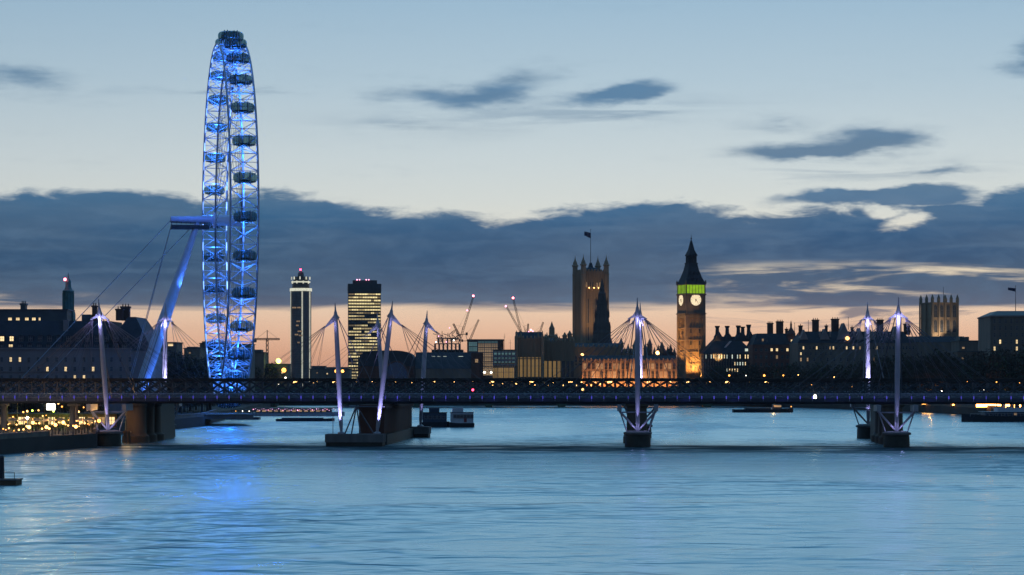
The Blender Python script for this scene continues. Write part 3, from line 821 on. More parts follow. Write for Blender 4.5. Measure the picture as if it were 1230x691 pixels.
# lantern tower
t_ = MB(); cx_ = s.x(82, 20)
t_.cb(cx_, 20, s.z(386), 15 * k, 15 * k, s.z(375) - s.z(386)); t_.frustum(cx_, 20, s.z(375), 15 * k, 15 * k, s.z(371.5), 13 * k, 13 * k)
tw = t_.build('lantern_tower', M['copper'], s.o)
b = MB(); b.lathe([(6.4 * k, s.z(371.5)), (6.2 * k, s.z(349)), (7.2 * k, s.z(348.3)), (7.2 * k, s.z(346.8)), (4.8 * k, s.z(345)), (3.6 * k, s.z(342)), (3.3 * k, s.z(336)), (3.8 * k, s.z(335.6)), (2.6 * k, s.z(333.5)), (.9 * k, s.z(330.5)), (.3 * k, s.z(324.5))], cx_, 20, 12)
b.build('cupola', M['copper'], tw)
b = MB()
for i in range(12):
    a = 2 * math.pi * (i + .5) / 12; b.tube((cx_ + 6.5 * k * math.cos(a), 20 + 6.5 * k * math.sin(a), s.z(371)), (cx_ + 6.5 * k * math.cos(a), 20 + 6.5 * k * math.sin(a), s.z(349)), .22, n=6)
b.build('columns', M['copper'], tw)
MB().ball((cx_ - 3 * k, 18.5, s.z(333)), .5, 8).build('red_beacon', M['lampred2'], tw)

# ---- low riverside blocks and trees' neighbours behind the wheel -----------------------
def flat_block(px0, px1, ytop, Y, label, wall='stone', depth=18, lits=(), rooftop=None, cat='building', name='city_building', wgrid=None, group=None):
    q = Site(name, label, cat, (px0 + px1) / 2, Y, 0, group)
    q.block('wall', M[wall], px0, px1, ytop + 1, depth)
    MB().box(q.x(px0) - .4, q.x(px1) + .4, -.4, depth + .4, q.z(ytop + 1), q.z(ytop)).build('roof', M['lead'], q.o)
    if rooftop:
        for (a, c, yt) in rooftop: q.block('plant_room', M['lead'], a, c, yt, depth * .5, ytop, depth * .2)
    if wgrid:
        nx, ny, yt, yb, wd, ht, prob, mm = wgrid
        rr = random.Random(px0 * 7 + px1)
        for j in range(ny):
            for i in range(nx):
                px = px0 + (px1 - px0) * (i + .5) / nx; py = yt + (yb - yt) * (j + .5) / ny
                q.win(px, py, wd, ht, M[mm] if rr.random() < prob else M['darkwin'], 1)
    for (px, py, wd, ht, mm) in lits: q.win(px, py, wd, ht, M[mm], 0, y=-.12)
    return q
flat_block(184, 212, 411, 880, 'dark block with a strip of lit top-floor windows behind the leaning wheel leg', 'stone', 16, [(189, 413.5, 5, 2, 'lit'), (195, 418, 3, 2, 'lit'), (205, 414.5, 6, 2.4, 'lit'), (191, 424, 3, 1.6, 'litdim')], [(186, 192, 408.5)])
flat_block(221, 240, 418, 960, 'low flat-roofed dark block left of the wheel rim', 'stone', 16, [(228, 424, 2, 1.5, 'litdim')], [(223, 236, 416.5)])
flat_block(240, 262, 412, 1000, 'taller dark block seen through the left rim of the wheel', 'stone', 20, [(254, 424, 4, 1.3, 'lit'), (259, 428.5, 4, 1.2, 'lit'), (252, 433, 3, 1.2, 'litdim')], [(241, 248, 410)])
flat_block(272, 300, 413, 1020, 'pale-banded block seen through the right rim of the wheel', 'concrete', 20, [(281, 418, 5, 1.6, 'litcool'), (290, 418.5, 4, 1.4, 'litcool'), (296, 426, 3, 1.4, 'litdim')])
flat_block(299, 317, 423, 1215, 'stepped dark block just right of the wheel', 'stone', 20, [(304, 433, 2, 1.2, 'litdim')], [(301, 313, 420)])
flat_block(317.5, 345, 437, 1225, 'long low dark block between the wheel and the round tower', 'stone', 20, [(325, 444, 2, 1.5, 'litdim'), (339, 448, 2, 1.5, 'lit')])
flat_block(372, 420, 443, 1520, 'low dark roofs between the round tower and the office tower', 'stone', 20, [(381, 448, 1.6, 1.2, 'litdim'), (393, 449, 1.6, 1.2, 'lit')], [(376, 390, 440)])

# ---- round glass tower -----------------------------------------------------------------
s = Site('round_tower', 'slim round glass residential tower with white vertical light lines and a red beacon', 'tower', 360, 2500); k = s.Y / F
MB().lathe([(12.6 * k, 0), (12.6 * k, s.z(349))], 0, 14, 32).build('glass_shaft', M['towerglass'], s.o, True)
MB().lathe([(13.4 * k, s.z(349.5)), (13.4 * k, s.z(346))], 0, 14, 32).build('lit_ring', M['fin'], s.o)
MB().lathe([(10.5 * k, s.z(346)), (10.5 * k, s.z(339)), (11.0 * k, s.z(339)), (11.0 * k, s.z(338)), (9 * k, s.z(338)), (9 * k, s.z(332))], 0, 14, 28).build('upper_tier', M['glass'], s.o, True)
for i in range(9):
    a = math.pi + math.pi * (i + .5) / 9
    MB().cb(11.2 * k * math.cos(a), 14 + 11.2 * k * math.sin(a), s.z(335.5 + (i % 2) * 5), 1.3, .9, 3.2).build('crown_light', M['fin'], s.o)
MB().lathe([(11.4 * k, s.z(339.2)), (11.4 * k, s.z(337.6))], 0, 14, 28).build('lit_ring', M['fin'], s.o)
MB().lathe([(4 * k, s.z(332)), (3.4 * k, s.z(327)), (.6 * k, s.z(325)), (.3 * k, s.z(321))], 0, 14, 12).build('mast', M['lead'], s.o, True)
MB().ball((0, 10, s.z(323.5)), 1.3, 8).build('red_beacon', M['lampred'], s.o)
for px, wd in ((362.8, 1.5), (371.3, 1.3), (348.2, .55)):
    xx = s.x(px); yy = 14 - math.sqrt(max(0, (12.75 * k) ** 2 - xx * xx))
    MB().box(xx - wd * k / 2, xx + wd * k / 2, yy - 1.0, yy + .4, s.z(470), s.z(350)).build('vertical_light', M['fin'], s.o)
b = MB()
for j in range(38): b.lathe([(12.75 * k, s.z(352 + j * 2.9) ), (12.75 * k, s.z(352 + j * 2.9) + .45)], 0, 14, 32)
b.build('floor_bands', M['lead'], s.o)
for px, py, wd in ((353, 369.5, 5), (359, 369.5, 4), (358, 386, 4), (357, 391, 3), (360, 398, 5), (356, 402, 4), (361, 403, 4), (358.5, 411.5, 2.5)):
    xx = s.x(px); yy = 14 - math.sqrt(max(0, (12.75 * k) ** 2 - xx * xx)); s.win(px, py, wd, 1.5, M['litdim'], 1, y=yy - 1.2)

# ---- office slab tower ------------------------------------------------------------------
s = Site('office_tower', 'tall office slab tower with most floors lit in yellow strips', 'office tower', 438, 1900, 5); k = s.Y / F
s.block('core', M['iron'], 418.5, 457.5, 341.5, 30)
s.block('plant_room', M['iron'], 424, 453, 336.5, 20, 341.5, 4)
MB().box(s.x(418), s.x(458), -.35, 30.35, s.z(351), s.z(341)).build('parapet', M['iron'], s.o)
for px in (429, 432, 440, 443): MB().ball((s.x(px), 3, s.z(336)), .55, 6).build('rooftop_lamp', M['lamppink'], s.o)
rr = random.Random(5); nb = 20
gl = [glow_mat('office_light_%s' % n, c, v, .5, .2) for n, c, v in (('full', (1, .80, .38), .95), ('half', (1, .76, .36), .45), ('low', (1, .70, .34), .18))]
for j in range(28):
    py = 353.5 + j * 3.75
    full = rr.random() < (.85 if j < 7 else .55)
    b = MB(); lim = 1.0 if j < 19 else .42; run = 0
    for i in range(nb):
        x0 = s.x(418.7 + 38.6 * i / nb); x1 = s.x(418.7 + 38.6 * (i + 1) / nb)
        if run <= 0:
            run = rr.choice((2, 3, 4, 5)); state = rr.choice([0, 0, 0, 1, 1, 2]) if rr.random() < (.95 if full else .74) else 3
        run -= 1
        on = i / nb < lim
        b.cur = state if on else 3
        b.box(x0, x1, -.22, .1, s.z(py + .95), s.z(py - .75))
    b.build('lit_floor', gl + [M['darkwin']], s.o)
b = MB()
for i in range(nb + 1): x = s.x(418.6 + 38.5 * i / nb); b.box(x - .16, x + .16, -.5, -.23, s.z(470), s.z(351))
b.build('mullions', M['iron'], s.o)

# ---- dark roofs left of centre -----------------------------------------------------------
s = Site('station_hall', 'dark hall with a rounded barrel roof behind the leaning masts', 'hall', 464, 1214); k = s.Y / F
s.block('wall', M['brick'], 430, 498, 440, 30)
pts = [(s.x(464) + 34.2 * k * math.copysign(abs(math.cos(math.pi * i / 18)) ** .55, math.cos(math.pi * i / 18)), s.z(440) + 19 * k * math.sin(math.pi * i / 18) ** .6) for i in range(19)]
MB().prism(list(pts), -.5, 30.5).build('barrel_roof', M['slate'], s.o)
MB().prism([(s.x(476) + 15 * k * math.cos(math.pi * i / 14), s.z(456) + 21 * k * math.sin(math.pi * i / 14)) for i in range(15)], -.9, -.55).build('arched_window', M['darkwin'], s.o)
b = MB()
for i in range(14):
    a0, a1 = math.pi * i / 14, math.pi * (i + 1) / 14
    b.tube((s.x(476) + 15.6 * k * math.cos(a0), -.9, s.z(456) + 21.6 * k * math.sin(a0)), (s.x(476) + 15.6 * k * math.cos(a1), -.9, s.z(456) + 21.6 * k * math.sin(a1)), .5, n=6)
b.build('arch_ring', M['redbrick'], s.o)
MB().box(s.x(430), s.x(498), -.3, -.02, s.z(449.5), s.z(449)).build('string_course', M['redbrick'], s.o)
s = Site('long_shed', 'long dark slate-roofed building with a stepped ridge left of the glass block', 'building', 538, 1214); k = s.Y / F
s.block('wall', M['stone'], 499, 579, 443, 26)
s.gable('roof', M['slate'], 499, 579, 443, 423, 26)
for px in (520, 527, 534, 553): s.win(px, 428, 4 if px != 553 else 6, .7, M['litcool'], 0, y=6.6)
s.block('end_block', M['brick'], 566, 580, 424, 20, None, -.6); s.win(572.5, 433.5, 3.5, 4, M['litdim'], 1, y=-.6)
s = Site('unfinished_building', 'half-built concrete frame with open floors and small work lights beneath the cranes', 'construction site', 535, 1500); k = s.Y / F
for j, py in enumerate((436, 428, 420, 412.5, 406)):
    MB().box(s.x(516 + j * 2), s.x(556 - j * 1.5), 0, 22, s.z(py) - .35, s.z(py)).build('floor_slab', M['concrete'], s.o)
b = MB()
for i in range(7):
    x = s.x(522 + i * 5); b.box(x - .35, x + .35, 1, 1.7, 0, s.z(406 if 1 <= i <= 4 else 413)); b.box(x - .35, x + .35, 18, 18.7, 0, s.z(413))
b.build('columns', M['concrete'], s.o)
b = MB(); rr = random.Random(3)
for i in range(26):
    x, z_ = s.x(rr.uniform(523, 552)), s.z(rr.uniform(411, 400)); b.tube((x, rr.uniform(0, 12), z_), (x + rr.uniform(-4, 4), rr.uniform(0, 12), z_ + rr.uniform(-1.5, 3)), .25, n=5)
for px in (526, 531, 538, 543, 549): b.tube((s.x(px), 1, s.z(412)), (s.x(px), 1, s.z(398 + (px % 3) * 2)), .22, n=5)
b.build('scaffolding', M['crane'], s.o)
MB().box(s.x(518), s.x(556), 6, 20, 0, s.z(420)).build('core', M['iron'], s.o)
for px, py, mm in ((540, 394, 'lamppink'), (527, 404, 'lamppink'), (545, 409, 'lampwhite'), (536, 411, 'lamppink'), (524, 411, 'lampwhite')): MB().ball((s.x(px), -.6, s.z(py)), .42, 6).build('work_light', M[mm], s.o)

# ---- modern glass blocks ------------------------------------------------------------------
s = Site('glass_building', 'rounded glass block glowing teal and brown left of the gothic palace', 'building', 583, 1246); k = s.Y / F
a, c = s.x(561), s.x(605)
pl = [(a + 2, 0), (c - 2, 0), (c, 2), (c, 20), (a, 20), (a, 2)]
MB().plan(pl, 0, s.z(409)).build('glass_wall', M['glass'], s.o)
MB().plan([(x * 1.02, y - .3) for x, y in pl], s.z(409), s.z(407.6)).build('roof', M['lead'], s.o)
for i in range(3):
    for j in range(7): s.win(578 + i * 8, 415 + j * 5.6, 7.2, 4.7, M['litbrown'] , 2)
for j in range(2):
    for i in range(2): s.win(565.5 + i * 5.2, 413.5 + j * 6, 4.6, 5, M['litteal'], 1)
for i in range(3): s.win(578 + i * 8, 410.8, 7.2, 2, M['litteal'], 1)
for px in (582, 590): MB().ball((s.x(px), -1.6, s.z(447.5)), .55, 8).build('wall_lamp', M['lampwhite'], s.o)
s = Site('terrace_block', 'low wide block with teal glazed top floor beside the rounded glass block', 'building', 605, 1216); k = s.Y / F
s.block('wall', M['palace'], 592, 619, 421, 16)
MB().box(s.x(591.5), s.x(619.5), -.4, 16.4, s.z(421), s.z(420)).build('roof', M['lead'], s.o)
for j in range(3): s.win(606, 424 + j * 4.8, 25, 4.2, M['litteal'], 5)
for i in range(4): s.win(594.8 + i * 6.6, 448, 5.6, 12, M['litgold'], 2)

# ---- gothic palace --------------------------------------------------------------------------
PAL = 18.0
def gothic_range(px0, px1, ytop, Y, label, bays, lit, ylit0, ylit1, depth=18, yridge=None, name='palace_wing', arch=True, pin=3.5, rows=1, litfn=None, parent_only=False, cat='palace wing'):
    q = Site(name, label, cat, (px0 + px1) / 2, Y)
    kk = Y / F
    wpx = (px1 - px0) / bays; hz = q.z(ytop)
    w_ = MB().box(q.x(px0), q.x(px1), 0, depth, 0, hz)
    for py in (ytop + 1, (ytop + 455) / 2): w_.box(q.x(px0), q.x(px1), -.3, .2, q.z(py) - .25, q.z(py) + .25)
    for i in range(bays * 3):
        if i % 2 == 0: x = q.x(px0 + (i + .5) * wpx / 3); w_.box(x - .35, x + .35, -.25, .25, hz - .2, hz + .6)
    w_.build('wall', M['palace'], q.o)
    bm_ = MB().box(-.42, .42, -.9, -.003, 0, hz + .4).mesh('buttress', M['palace'])
    pp = MB(); pinnacle(pp, 0, -.45, .42, 0, q.z(ytop - pin) - hz - .4); pm_ = pp.mesh('pinnacle', M['palace'])
    for i in range(bays + 1):
        x = q.x(px0 + i * wpx); bo = link('buttress', bm_, q.o, (x, 0, 0)); link('pinnacle', pm_, bo, (0, 0, hz + .4))
    if yridge is not None: q.gable('roof', M['slate'], px0, px1, ytop + .5, yridge, depth - 2, 1.0, 0)
    for j in range(rows):
        ya = ylit0 + (ylit1 - ylit0) * (j + .08) / rows; yb = ylit0 + (ylit1 - ylit0) * (j + .92) / rows
        for i in range(bays): q.win(px0 + (i + .5) * wpx, (ya + yb) / 2, wpx * .62, yb - ya, M[litfn(i, j) if litfn else lit], 2, arch, y=-.02)
    return q
# river-front pavilions and links, lit golden behind tall bays
q = gothic_range(619, 652, 407, 1260, 'palace river pavilion with four dark corner turrets and golden tall bays', 7, 'litgold', 427, 455, 16, 398.5, arch=False, cat='palace pavilion', name='palace_pavilion', pin=4)
for px in (620.5, 625.5, 646.5, 651.5):
    b = MB(); turret(b, q.x(px), -1.2 if px in (620.5, 651.5) else 3, .95, 0, q.z(405), q.z(397)); b.build('turret', M['palace'], q.o)
q = gothic_range(652.8, 690, 411, 1275, 'lower palace range with golden lit windows below dark pinnacles', 7, 'litgold', 432, 455, 16, 406, arch=False, litfn=lambda i, j: 'litgold' if i < 4 else 'darkwin')
for px, yt, rd in ((655, 401, 1.1), (659, 404, .9), (667.5, 401, 1.1), (672, 404, .9), (675, 406, .8), (678.5, 399, 1.4), (684.5, 397, 1.4), (688, 403, .9)):
    b = MB(); turret(b, q.x(px), 3, rd, 0, q.z(yt + 4), q.z(yt)); b.build('turret', M['palace'], q.o)
q = Site('palace_spire', 'slim dark gothic spire rising over the lower palace range', 'spire', 663, 1300)
b = MB(); kk = q.Y / F; b.lathe([(4.6 * kk, 0), (4.6 * kk, q.z(404)), (5 * kk, q.z(403.6)), (3.6 * kk, q.z(402)), (3.3 * kk, q.z(395)), (3.6 * kk, q.z(394.6)), (1.8 * kk, q.z(391)), (.2 * kk, q.z(386))], 0, 4, 8); q_ = b.build('spire', M['palace'], q.o)
b = MB()
for px, yt in ((657, 399), (669, 400)): turret(b, q.x(px), 2, .8, 0, q.z(yt + 5), q.z(yt))
b.build('turret', M['palace'], q.o)
gothic_range(688, 744, 417, 1320, 'dark unlit palace range at the foot of the square flag tower', 9, 'darkwin', 426, 440, 18, 412, pin=4)
gothic_range(700, 812, 433, 1215, 'orange floodlit palace front seen behind the tall central pylon', 22, 'litdim', 436, 455, 16, 427, pin=3, rows=2, litfn=lambda i, j: 'litdim' if (i * 7 + j * 3) % 4 < 2 else 'darkwin', arch=False)
for i in range(9):
    x = PX(704 + i * 13, 1209); lamp((x, 1209.3, GZ + .6), 15000, (1, .42, .13), .4, 'SPOT', (x, 1215, GZ + 16), 110, .8)
q = gothic_range(737, 766, 424, 1330, 'dark stepped palace roof block right of the flag tower', 5, 'darkwin', 430, 445, 18, 419, pin=5)
for px, yt, rd in ((739, 410, 1.3), (743, 415, 1.0), (746.5, 406, 1.6), (751, 417, 1.1), (755, 413, 1.2), (759, 418, 1.0), (763, 409, 1.5)):
    b = MB(); turret(b, q.x(px), 5, rd, 0, q.z(yt + 6), q.z(yt)); b.build('turret', M['palace'], q.o)
q = Site('palace_twin_gables', 'dark pointed gables between the pylon and the clock tower', 'palace wing', 794, 1262); kk = q.Y / F
q.block('wall', M['stone'], 774, 814, 431, 14)
for px, hw, yt in ((781, 6, 420), (792, 5, 424), (799, 5, 419), (807.5, 6, 422)): q.front_gable('gable', M['slate'], px, hw, 431, yt, 14, -.3)
for px, yt, rd in ((776, 412, 1.2), (781, 407, 1.5), (787, 417, 1.0), (791.5, 414, 1.0), (796, 410, 1.4), (803, 416, 1.1), (806.5, 413, 1.0), (811, 418, 1.1)):
    b = MB(); turret(b, q.x(px), 6, rd, q.z(431), q.z(yt + 6), q.z(yt)); b.build('turret', M['stone'], q.o)
for i in range(6): q.win(777 + i * 6.4, 437, 2.2, 4.5, M['darkwin'] if i % 3 else M['litdim'], 1, True, y=0)

# square flag tower
s = Site('flag_tower', 'massive square gothic tower with four corner turrets and a flag on its tall pole', 'gothic tower', 714.5, 1500, PAL); k = s.Y / F
W_ = 16.6; hw = W_ / 2
b = MB().box(-hw, hw, 0, W_, 0, s.z(325.5)); 
for z_ in (s.z(327), s.z(346), s.z(357), s.z(392), s.z(410)): b.box(-hw - .35, hw + .35, -.35, W_ + .35, z_ - .5, z_ + .5)
b.build('shaft', M['palace'], s.o)
b = MB()
for i in range(10):
    x = -hw + (i + .5) * W_ / 10; b.box(x - .32, x + .32, -.75, -.36, 0, s.z(326)); 
    b.box(-hw - .75, -hw - .36, (i + .5) * W_ / 10 - .32, (i + .5) * W_ / 10 + .32, 0, s.z(326))
for i in range(15): 
    if i % 2: x = -hw + (i + .5) * W_ / 15; b.box(x - .6, x + .6, -.3, .3, s.z(325.5), s.z(323.6)); b.box(-hw - .3, -hw + .3, (i + .5) * W_ / 15 - .6, (i + .5) * W_ / 15 + .6, s.z(325.5), s.z(323.6))
b.build('ribs', M['palace'], s.o)
for cx_, cy_ in ((-hw, 0), (hw, 0), (-hw, W_), (hw, W_)):
    b = MB(); b.lathe([(1.85, 0), (1.85, s.z(330)), (2.1, s.z(329.6)), (2.1, s.z(328.6)), (1.75, s.z(328.4)), (1.75, s.z(319.5)), (2.3, s.z(319)), (2.3, s.z(317.8)), (1.7, s.z(317.2)), (1.35, s.z(314.5)), (.7, s.z(312)), (.2, s.z(308.5)), (.08, s.z(305.5))], cx_, cy_, 8, a0=math.pi / 8); b.build('turret', M['palace'], s.o)
for i in range(3):
    x = -4.9 + i * 4.9
    link('window', win_mesh(2.6, 16.5, M['darkwin'], 2, True), s.o, (x, -.38, s.z(388)))
    for j in range(2): link('window', win_mesh(1.5, 3.6, M['litdim'] if (i + j) % 2 == 0 else M['darkwin'], 0, True), s.o, (x + (j - .5) * 2.3, -.38, s.z(345.5)))
    link('window', win_mesh(2.6, 9, M['darkwin'], 2, True), s.o, (x, -.38, s.z(409)))
for j in range(6): link('window', win_mesh(1.3, 1.6, M['litdim'], 0, False), s.o, (2.45, -.42, s.z(386 - j * 4.2)))
for px in (-4.5, -1.0, 2.2): MB().ball((px, -1.2, s.z(346)), .42, 6).build('parapet_lamp', M['lampwarm'], s.o)
MB().frustum(0, hw, s.z(325), W_ * .8, W_ * .8, s.z(321), W_ * .3, W_ * .3).frustum(0, hw, s.z(321), 3, 3, s.z(315), 1.2, 1.2).build('roof', M['slate'], s.o)
s.flagpole(714.5, 275, 316, hw, (706.5, 285.5, 714.5, 278.5))
for _c in s.o.children:
    if _c.name.startswith('flagpole'): _c.location.x = -s.x(714.5, hw)
for dx, p_ in ((-7, 30000), (3, 20000)): lamp((dx, -30, s.z(430)), p_, (1, .60, .28), .6, 'SPOT', (dx * .6, 0, s.z(372)), 46, 1.0, s.o)
lamp((-hw - 26, hw, s.z(430)), 9000, (1, .60, .28), .6, 'SPOT', (-hw, hw, s.z(375)), 46, 1.0, s.o)
# central octagonal spire, in front of it
s = Site('octagonal_spire', 'dark octagonal lantern spire standing in front of the right half of the flag tower', 'spire', 724, 1380); k = s.Y / F
b = MB(); b.lathe([(13.5 * k, 0), (13.5 * k, s.z(420)), (14 * k, s.z(419.5)), (11.6 * k, s.z(417)), (11.4 * k, s.z(400)), (11.9 * k, s.z(399.5)), (10 * k, s.z(396)), (9.0 * k, s.z(381)), (9.6 * k, s.z(380.4)), (8.2 * k, s.z(378)), (6.9 * k, s.z(366)), (7.4 * k, s.z(365.4)), (5.8 * k, s.z(362)), (4.8 * k, s.z(353)), (5.2 * k, s.z(352.5)), (3.6 * k, s.z(350)), (2.0 * k, s.z(341)), (.3 * k, s.z(333))], 0, 12, 8, a0=math.pi / 8)
b.build('spire', M['spire'], s.o)
b = MB()
for i in range(8):
    a = math.pi / 8 + math.pi * i / 4; pinnacle(b, 12 * k * math.cos(a), 12 + 12 * k * math.sin(a), .7, s.z(418), s.z(406)); pinnacle(b, 10.2 * k * math.cos(a), 12 + 10.2 * k * math.sin(a), .55, s.z(399), s.z(386)); pinnacle(b, 8.8 * k * math.cos(a), 12 + 8.8 * k * math.sin(a), .45, s.z(381), s.z(370)); pinnacle(b, 6.8 * k * math.cos(a), 12 + 6.8 * k * math.sin(a), .4, s.z(366), s.z(356))
b.build('pinnacles', M['spire'], s.o)
for px, py, rr_, lb in ((699.5, 426, .7, 'small bright lamp high on the dark palace range below the flag tower'), (709, 432.5, 1.0, 'large bright lamp on the dark palace range below the flag tower')):
    q = Site('street_lamp', lb, 'lamp', px, 1312)
    MB().ball((0, 0, q.z(py)), rr_, 8, sx=1.3).build('lamp_head', M['lampwarm'], q.o); MB().tube((0, .2, 0), (0, .2, q.z(py)), .12, n=6).build('post', M['iron'], q.o)

# ---- clock tower -----------------------------------------------------------------------------
s = Site('clock_tower', 'tall gothic clock tower with glowing dials, green-lit belfry and pointed spire', 'clock tower', 835.0, 1250, PAL + 2); k = s.Y / F
W_ = 10.7; hw = W_ / 2; zb, zc0, zc1, zg1 = 0, s.z(379), s.z(352.5), s.z(341.5)
b = MB().box(-hw, hw, -0, W_, 0, zc0)
b.build('shaft', M['palace'], s.o)
b = MB()
for x in (-hw, hw): 
    for y in (0, W_): b.cb(x, y, 0, 1.7, 1.7, zc0 + .3)
for i in range(1, 6):
    t_ = i / 6
    b.box(-hw + W_ * t_ - .2, -hw + W_ * t_ + .2, -.4, -.003, 0, zc0); b.box(-hw - .4, -hw - .003, W_ * t_ - .2, W_ * t_ + .2, 0, zc0)
for j in range(7):
    z_ = zc0 * (j + 1) / 7.0 - .5; b.box(-hw - .55, hw + .55, -.55, W_ + .55, z_ - .3, z_ + .3)
b.build('ribs', M['palace'], s.o)
for j in range(6):
    for i in (1, 2, 3, 4):
        if i in (1, 4): link('window', win_mesh(.8, 3.6, M['darkwin'], 0, True), s.o, (-hw + W_ * (i + .5) / 6, -.03, zc0 * (j + .35) / 7 + 1.2))
h2 = hw + .75
b = MB().frustum(0, hw, zc0 - 1.5, W_ + 1.0, W_ + 1.0, zc0 + .2, 2 * h2, 2 * h2).box(-h2, h2, hw - h2, hw + h2, zc0 + .2, zc1)
for z_ in (zc0 + 1, zc1 - .6): b.box(-h2 - .4, h2 + .4, hw - h2 - .4, hw + h2 + .4, z_ - .35, z_ + .35)
b.build('clock_stage', M['stone'], s.o)
zd = s.z(360.3); RD = 3.5
def dial(rot):
    d = MB(); d.lathe([(RD, 0), (RD, .12)], n=40)
    d.v = [(x, -z, y) for x, y, z in d.v]
    o = d.build('clock_dial', M['dial'], s.o); o.rotation_euler = (0, 0, rot)
    o.location = Vector((0, hw, zd)) + Matrix.Rotation(rot, 3, 'Z') @ Vector((0, -h2 - .05, 0))
    rg = MB()
    for i in range(40):
        a, c_ = 2 * math.pi * i / 40, 2 * math.pi * (i + 1) / 40
        rg.tube((RD * math.sin(a), -.2, RD * math.cos(a)), (RD * math.sin(c_), -.2, RD * math.cos(c_)), .22, n=5, cap=False)
    for i in range(12):
        a = 2 * math.pi * i / 12; MB().tube((2.55 * math.sin(a), -.16, 2.55 * math.cos(a)), (3.1 * math.sin(a), -.16, 3.1 * math.cos(a)), .10, n=4).build('hour_mark', M['iron'], o)
    rg.build('dial_ring', M['iron'], o)
    hd = MB()
    for a, L, r0 in ((R(142), 2.7, .16), (R(200), 1.7, .22)):
        hd.tube((-.5 * math.sin(a), -.26, -.5 * math.cos(a)), (L * math.sin(a), -.26, L * math.cos(a)), r0, .06, 6)
    hd.ball((0, -.26, 0), .3, 8); hd.build('clock_hands', M['black'], o)
dial(0); dial(R(-90))
gm = M['green']
MB().box(-hw - .4, hw + .4, -.4, W_ + .4, zc1, zg1 - .3).build('belfry_light', gm, s.o)
b = MB()
for i in range(7):
    t_ = -h2 + .3 + (2 * h2 - .6) * i / 6
    wd = .3 if i in (0, 6) else .055
    b.box(t_ - wd, t_ + wd, hw - h2, hw - h2 + .3, zc1, zg1 - .4); b.box(-h2, -h2 + .3, hw + t_ - wd, hw + t_ + wd, zc1, zg1 - .4); b.box(h2 - .3, h2, hw + t_ - wd, hw + t_ + wd, zc1, zg1 - .4)
b.box(-h2 - .2, h2 + .2, hw - h2 - .2, hw + h2 + .2, zg1 - .4, zg1)
b.build('belfry', M['stone'], s.o)
def pyr(z0, w0, z1, w1, nm, m): return MB().frustum(0, hw, z0, w0, w0, z1, w1, w1).build(nm, m, s.o)
zz = [s.z(y) for y in (341.5, 333, 324, 317, 315.5)]
b = MB().frustum(0, hw, zz[0], 12.6, 12.6, zz[1], 9.2, 9.2).frustum(0, hw, zz[1], 9.2, 9.2, zz[2], 6.6, 6.6).frustum(0, hw, zz[2], 6.6, 6.6, zz[3], 5.3, 5.3).cb(0, hw, zz[3], 5.7, 5.7, zz[4] - zz[3])
rf = b.build('lower_roof', M['slate'], s.o)
for j, (zy, xx) in enumerate(((338.5, (-3.6, -1.2, 1.2, 3.6)), (330, (-2.4, 0, 2.4)))):
    for x in xx:
        d = MB().box(-.5, .5, 0, 1.6, 0, 1.3); d.prism([(-.65, 1.3), (.65, 1.3), (0, 2.2)], -.1, 1.6); 
        dd = d.build('dormer', M['slate'], rf); wz = 12.6 - (341.5 - zy) * .4; dd.location = (x, hw - wz / 2 - .3, s.z(zy))
b = MB()
for i in range(5):
    for (xa, ya) in ((-2.1 + i * 1.05, hw - 2.1), (-2.1 + i * 1.05, hw + 2.1), (-2.1, hw - 2.1 + i * 1.05), (2.1, hw - 2.1 + i * 1.05)): b.cb(xa, ya, zz[4], .5, .5, s.z(307) - zz[4])
b.cb(0, hw, s.z(307), 5.4, 5.4, .6)
b.build('lantern', M['slate'], s.o); MB().cb(0, hw, zz[4], 3.6, 3.6, s.z(307) - zz[4]).build('lantern_core', M['iron'], s.o)
MB().frustum(0, hw, s.z(307) + .6, 5.2, 5.2, s.z(300), 2.9, 2.9).frustum(0, hw, s.z(300), 2.9, 2.9, s.z(288.5), .7, .7).tube((0, hw, s.z(288.5)), (0, hw, s.z(281)), .22, .08, 6).ball((0, hw, s.z(286)), .5, 8).build('spire', M['slate'], s.o)
for cx_ in (-h2, h2):
    for cy_ in (hw - h2, hw + h2):
        b = MB(); pinnacle(b, cx_, cy_, .4, zg1, s.z(336)); b.build('pinnacle', M['stone'], s.o)
# floodlights at its foot: strong orange low down, fading up the shaft
for dx, dy, p_ in ((0, -7, 36000), (-3.5, -6, 26000), (4, -7, 26000)): lamp((dx, dy, s.z(456)), p_, (1, .48, .12), .4, 'SPOT', (dx * .8, 0, s.z(423)), 80, .9, s.o)
lamp((2, -34, s.z(440)), 30000, (1, .55, .2), .6, 'SPOT', (0, 0, s.z(385)), 40, 1.0, s.o)
lamp((-hw - 9, hw, s.z(450)), 52000, (1, .50, .14), .4, 'SPOT', (-hw, hw, s.z(395)), 62, .9, s.o)
lamp((-hw - 12, hw, s.z(440)), 30000, (1, .50, .14), .4, 'SPOT', (-hw, hw, s.z(375)), 40, .9, s.o)
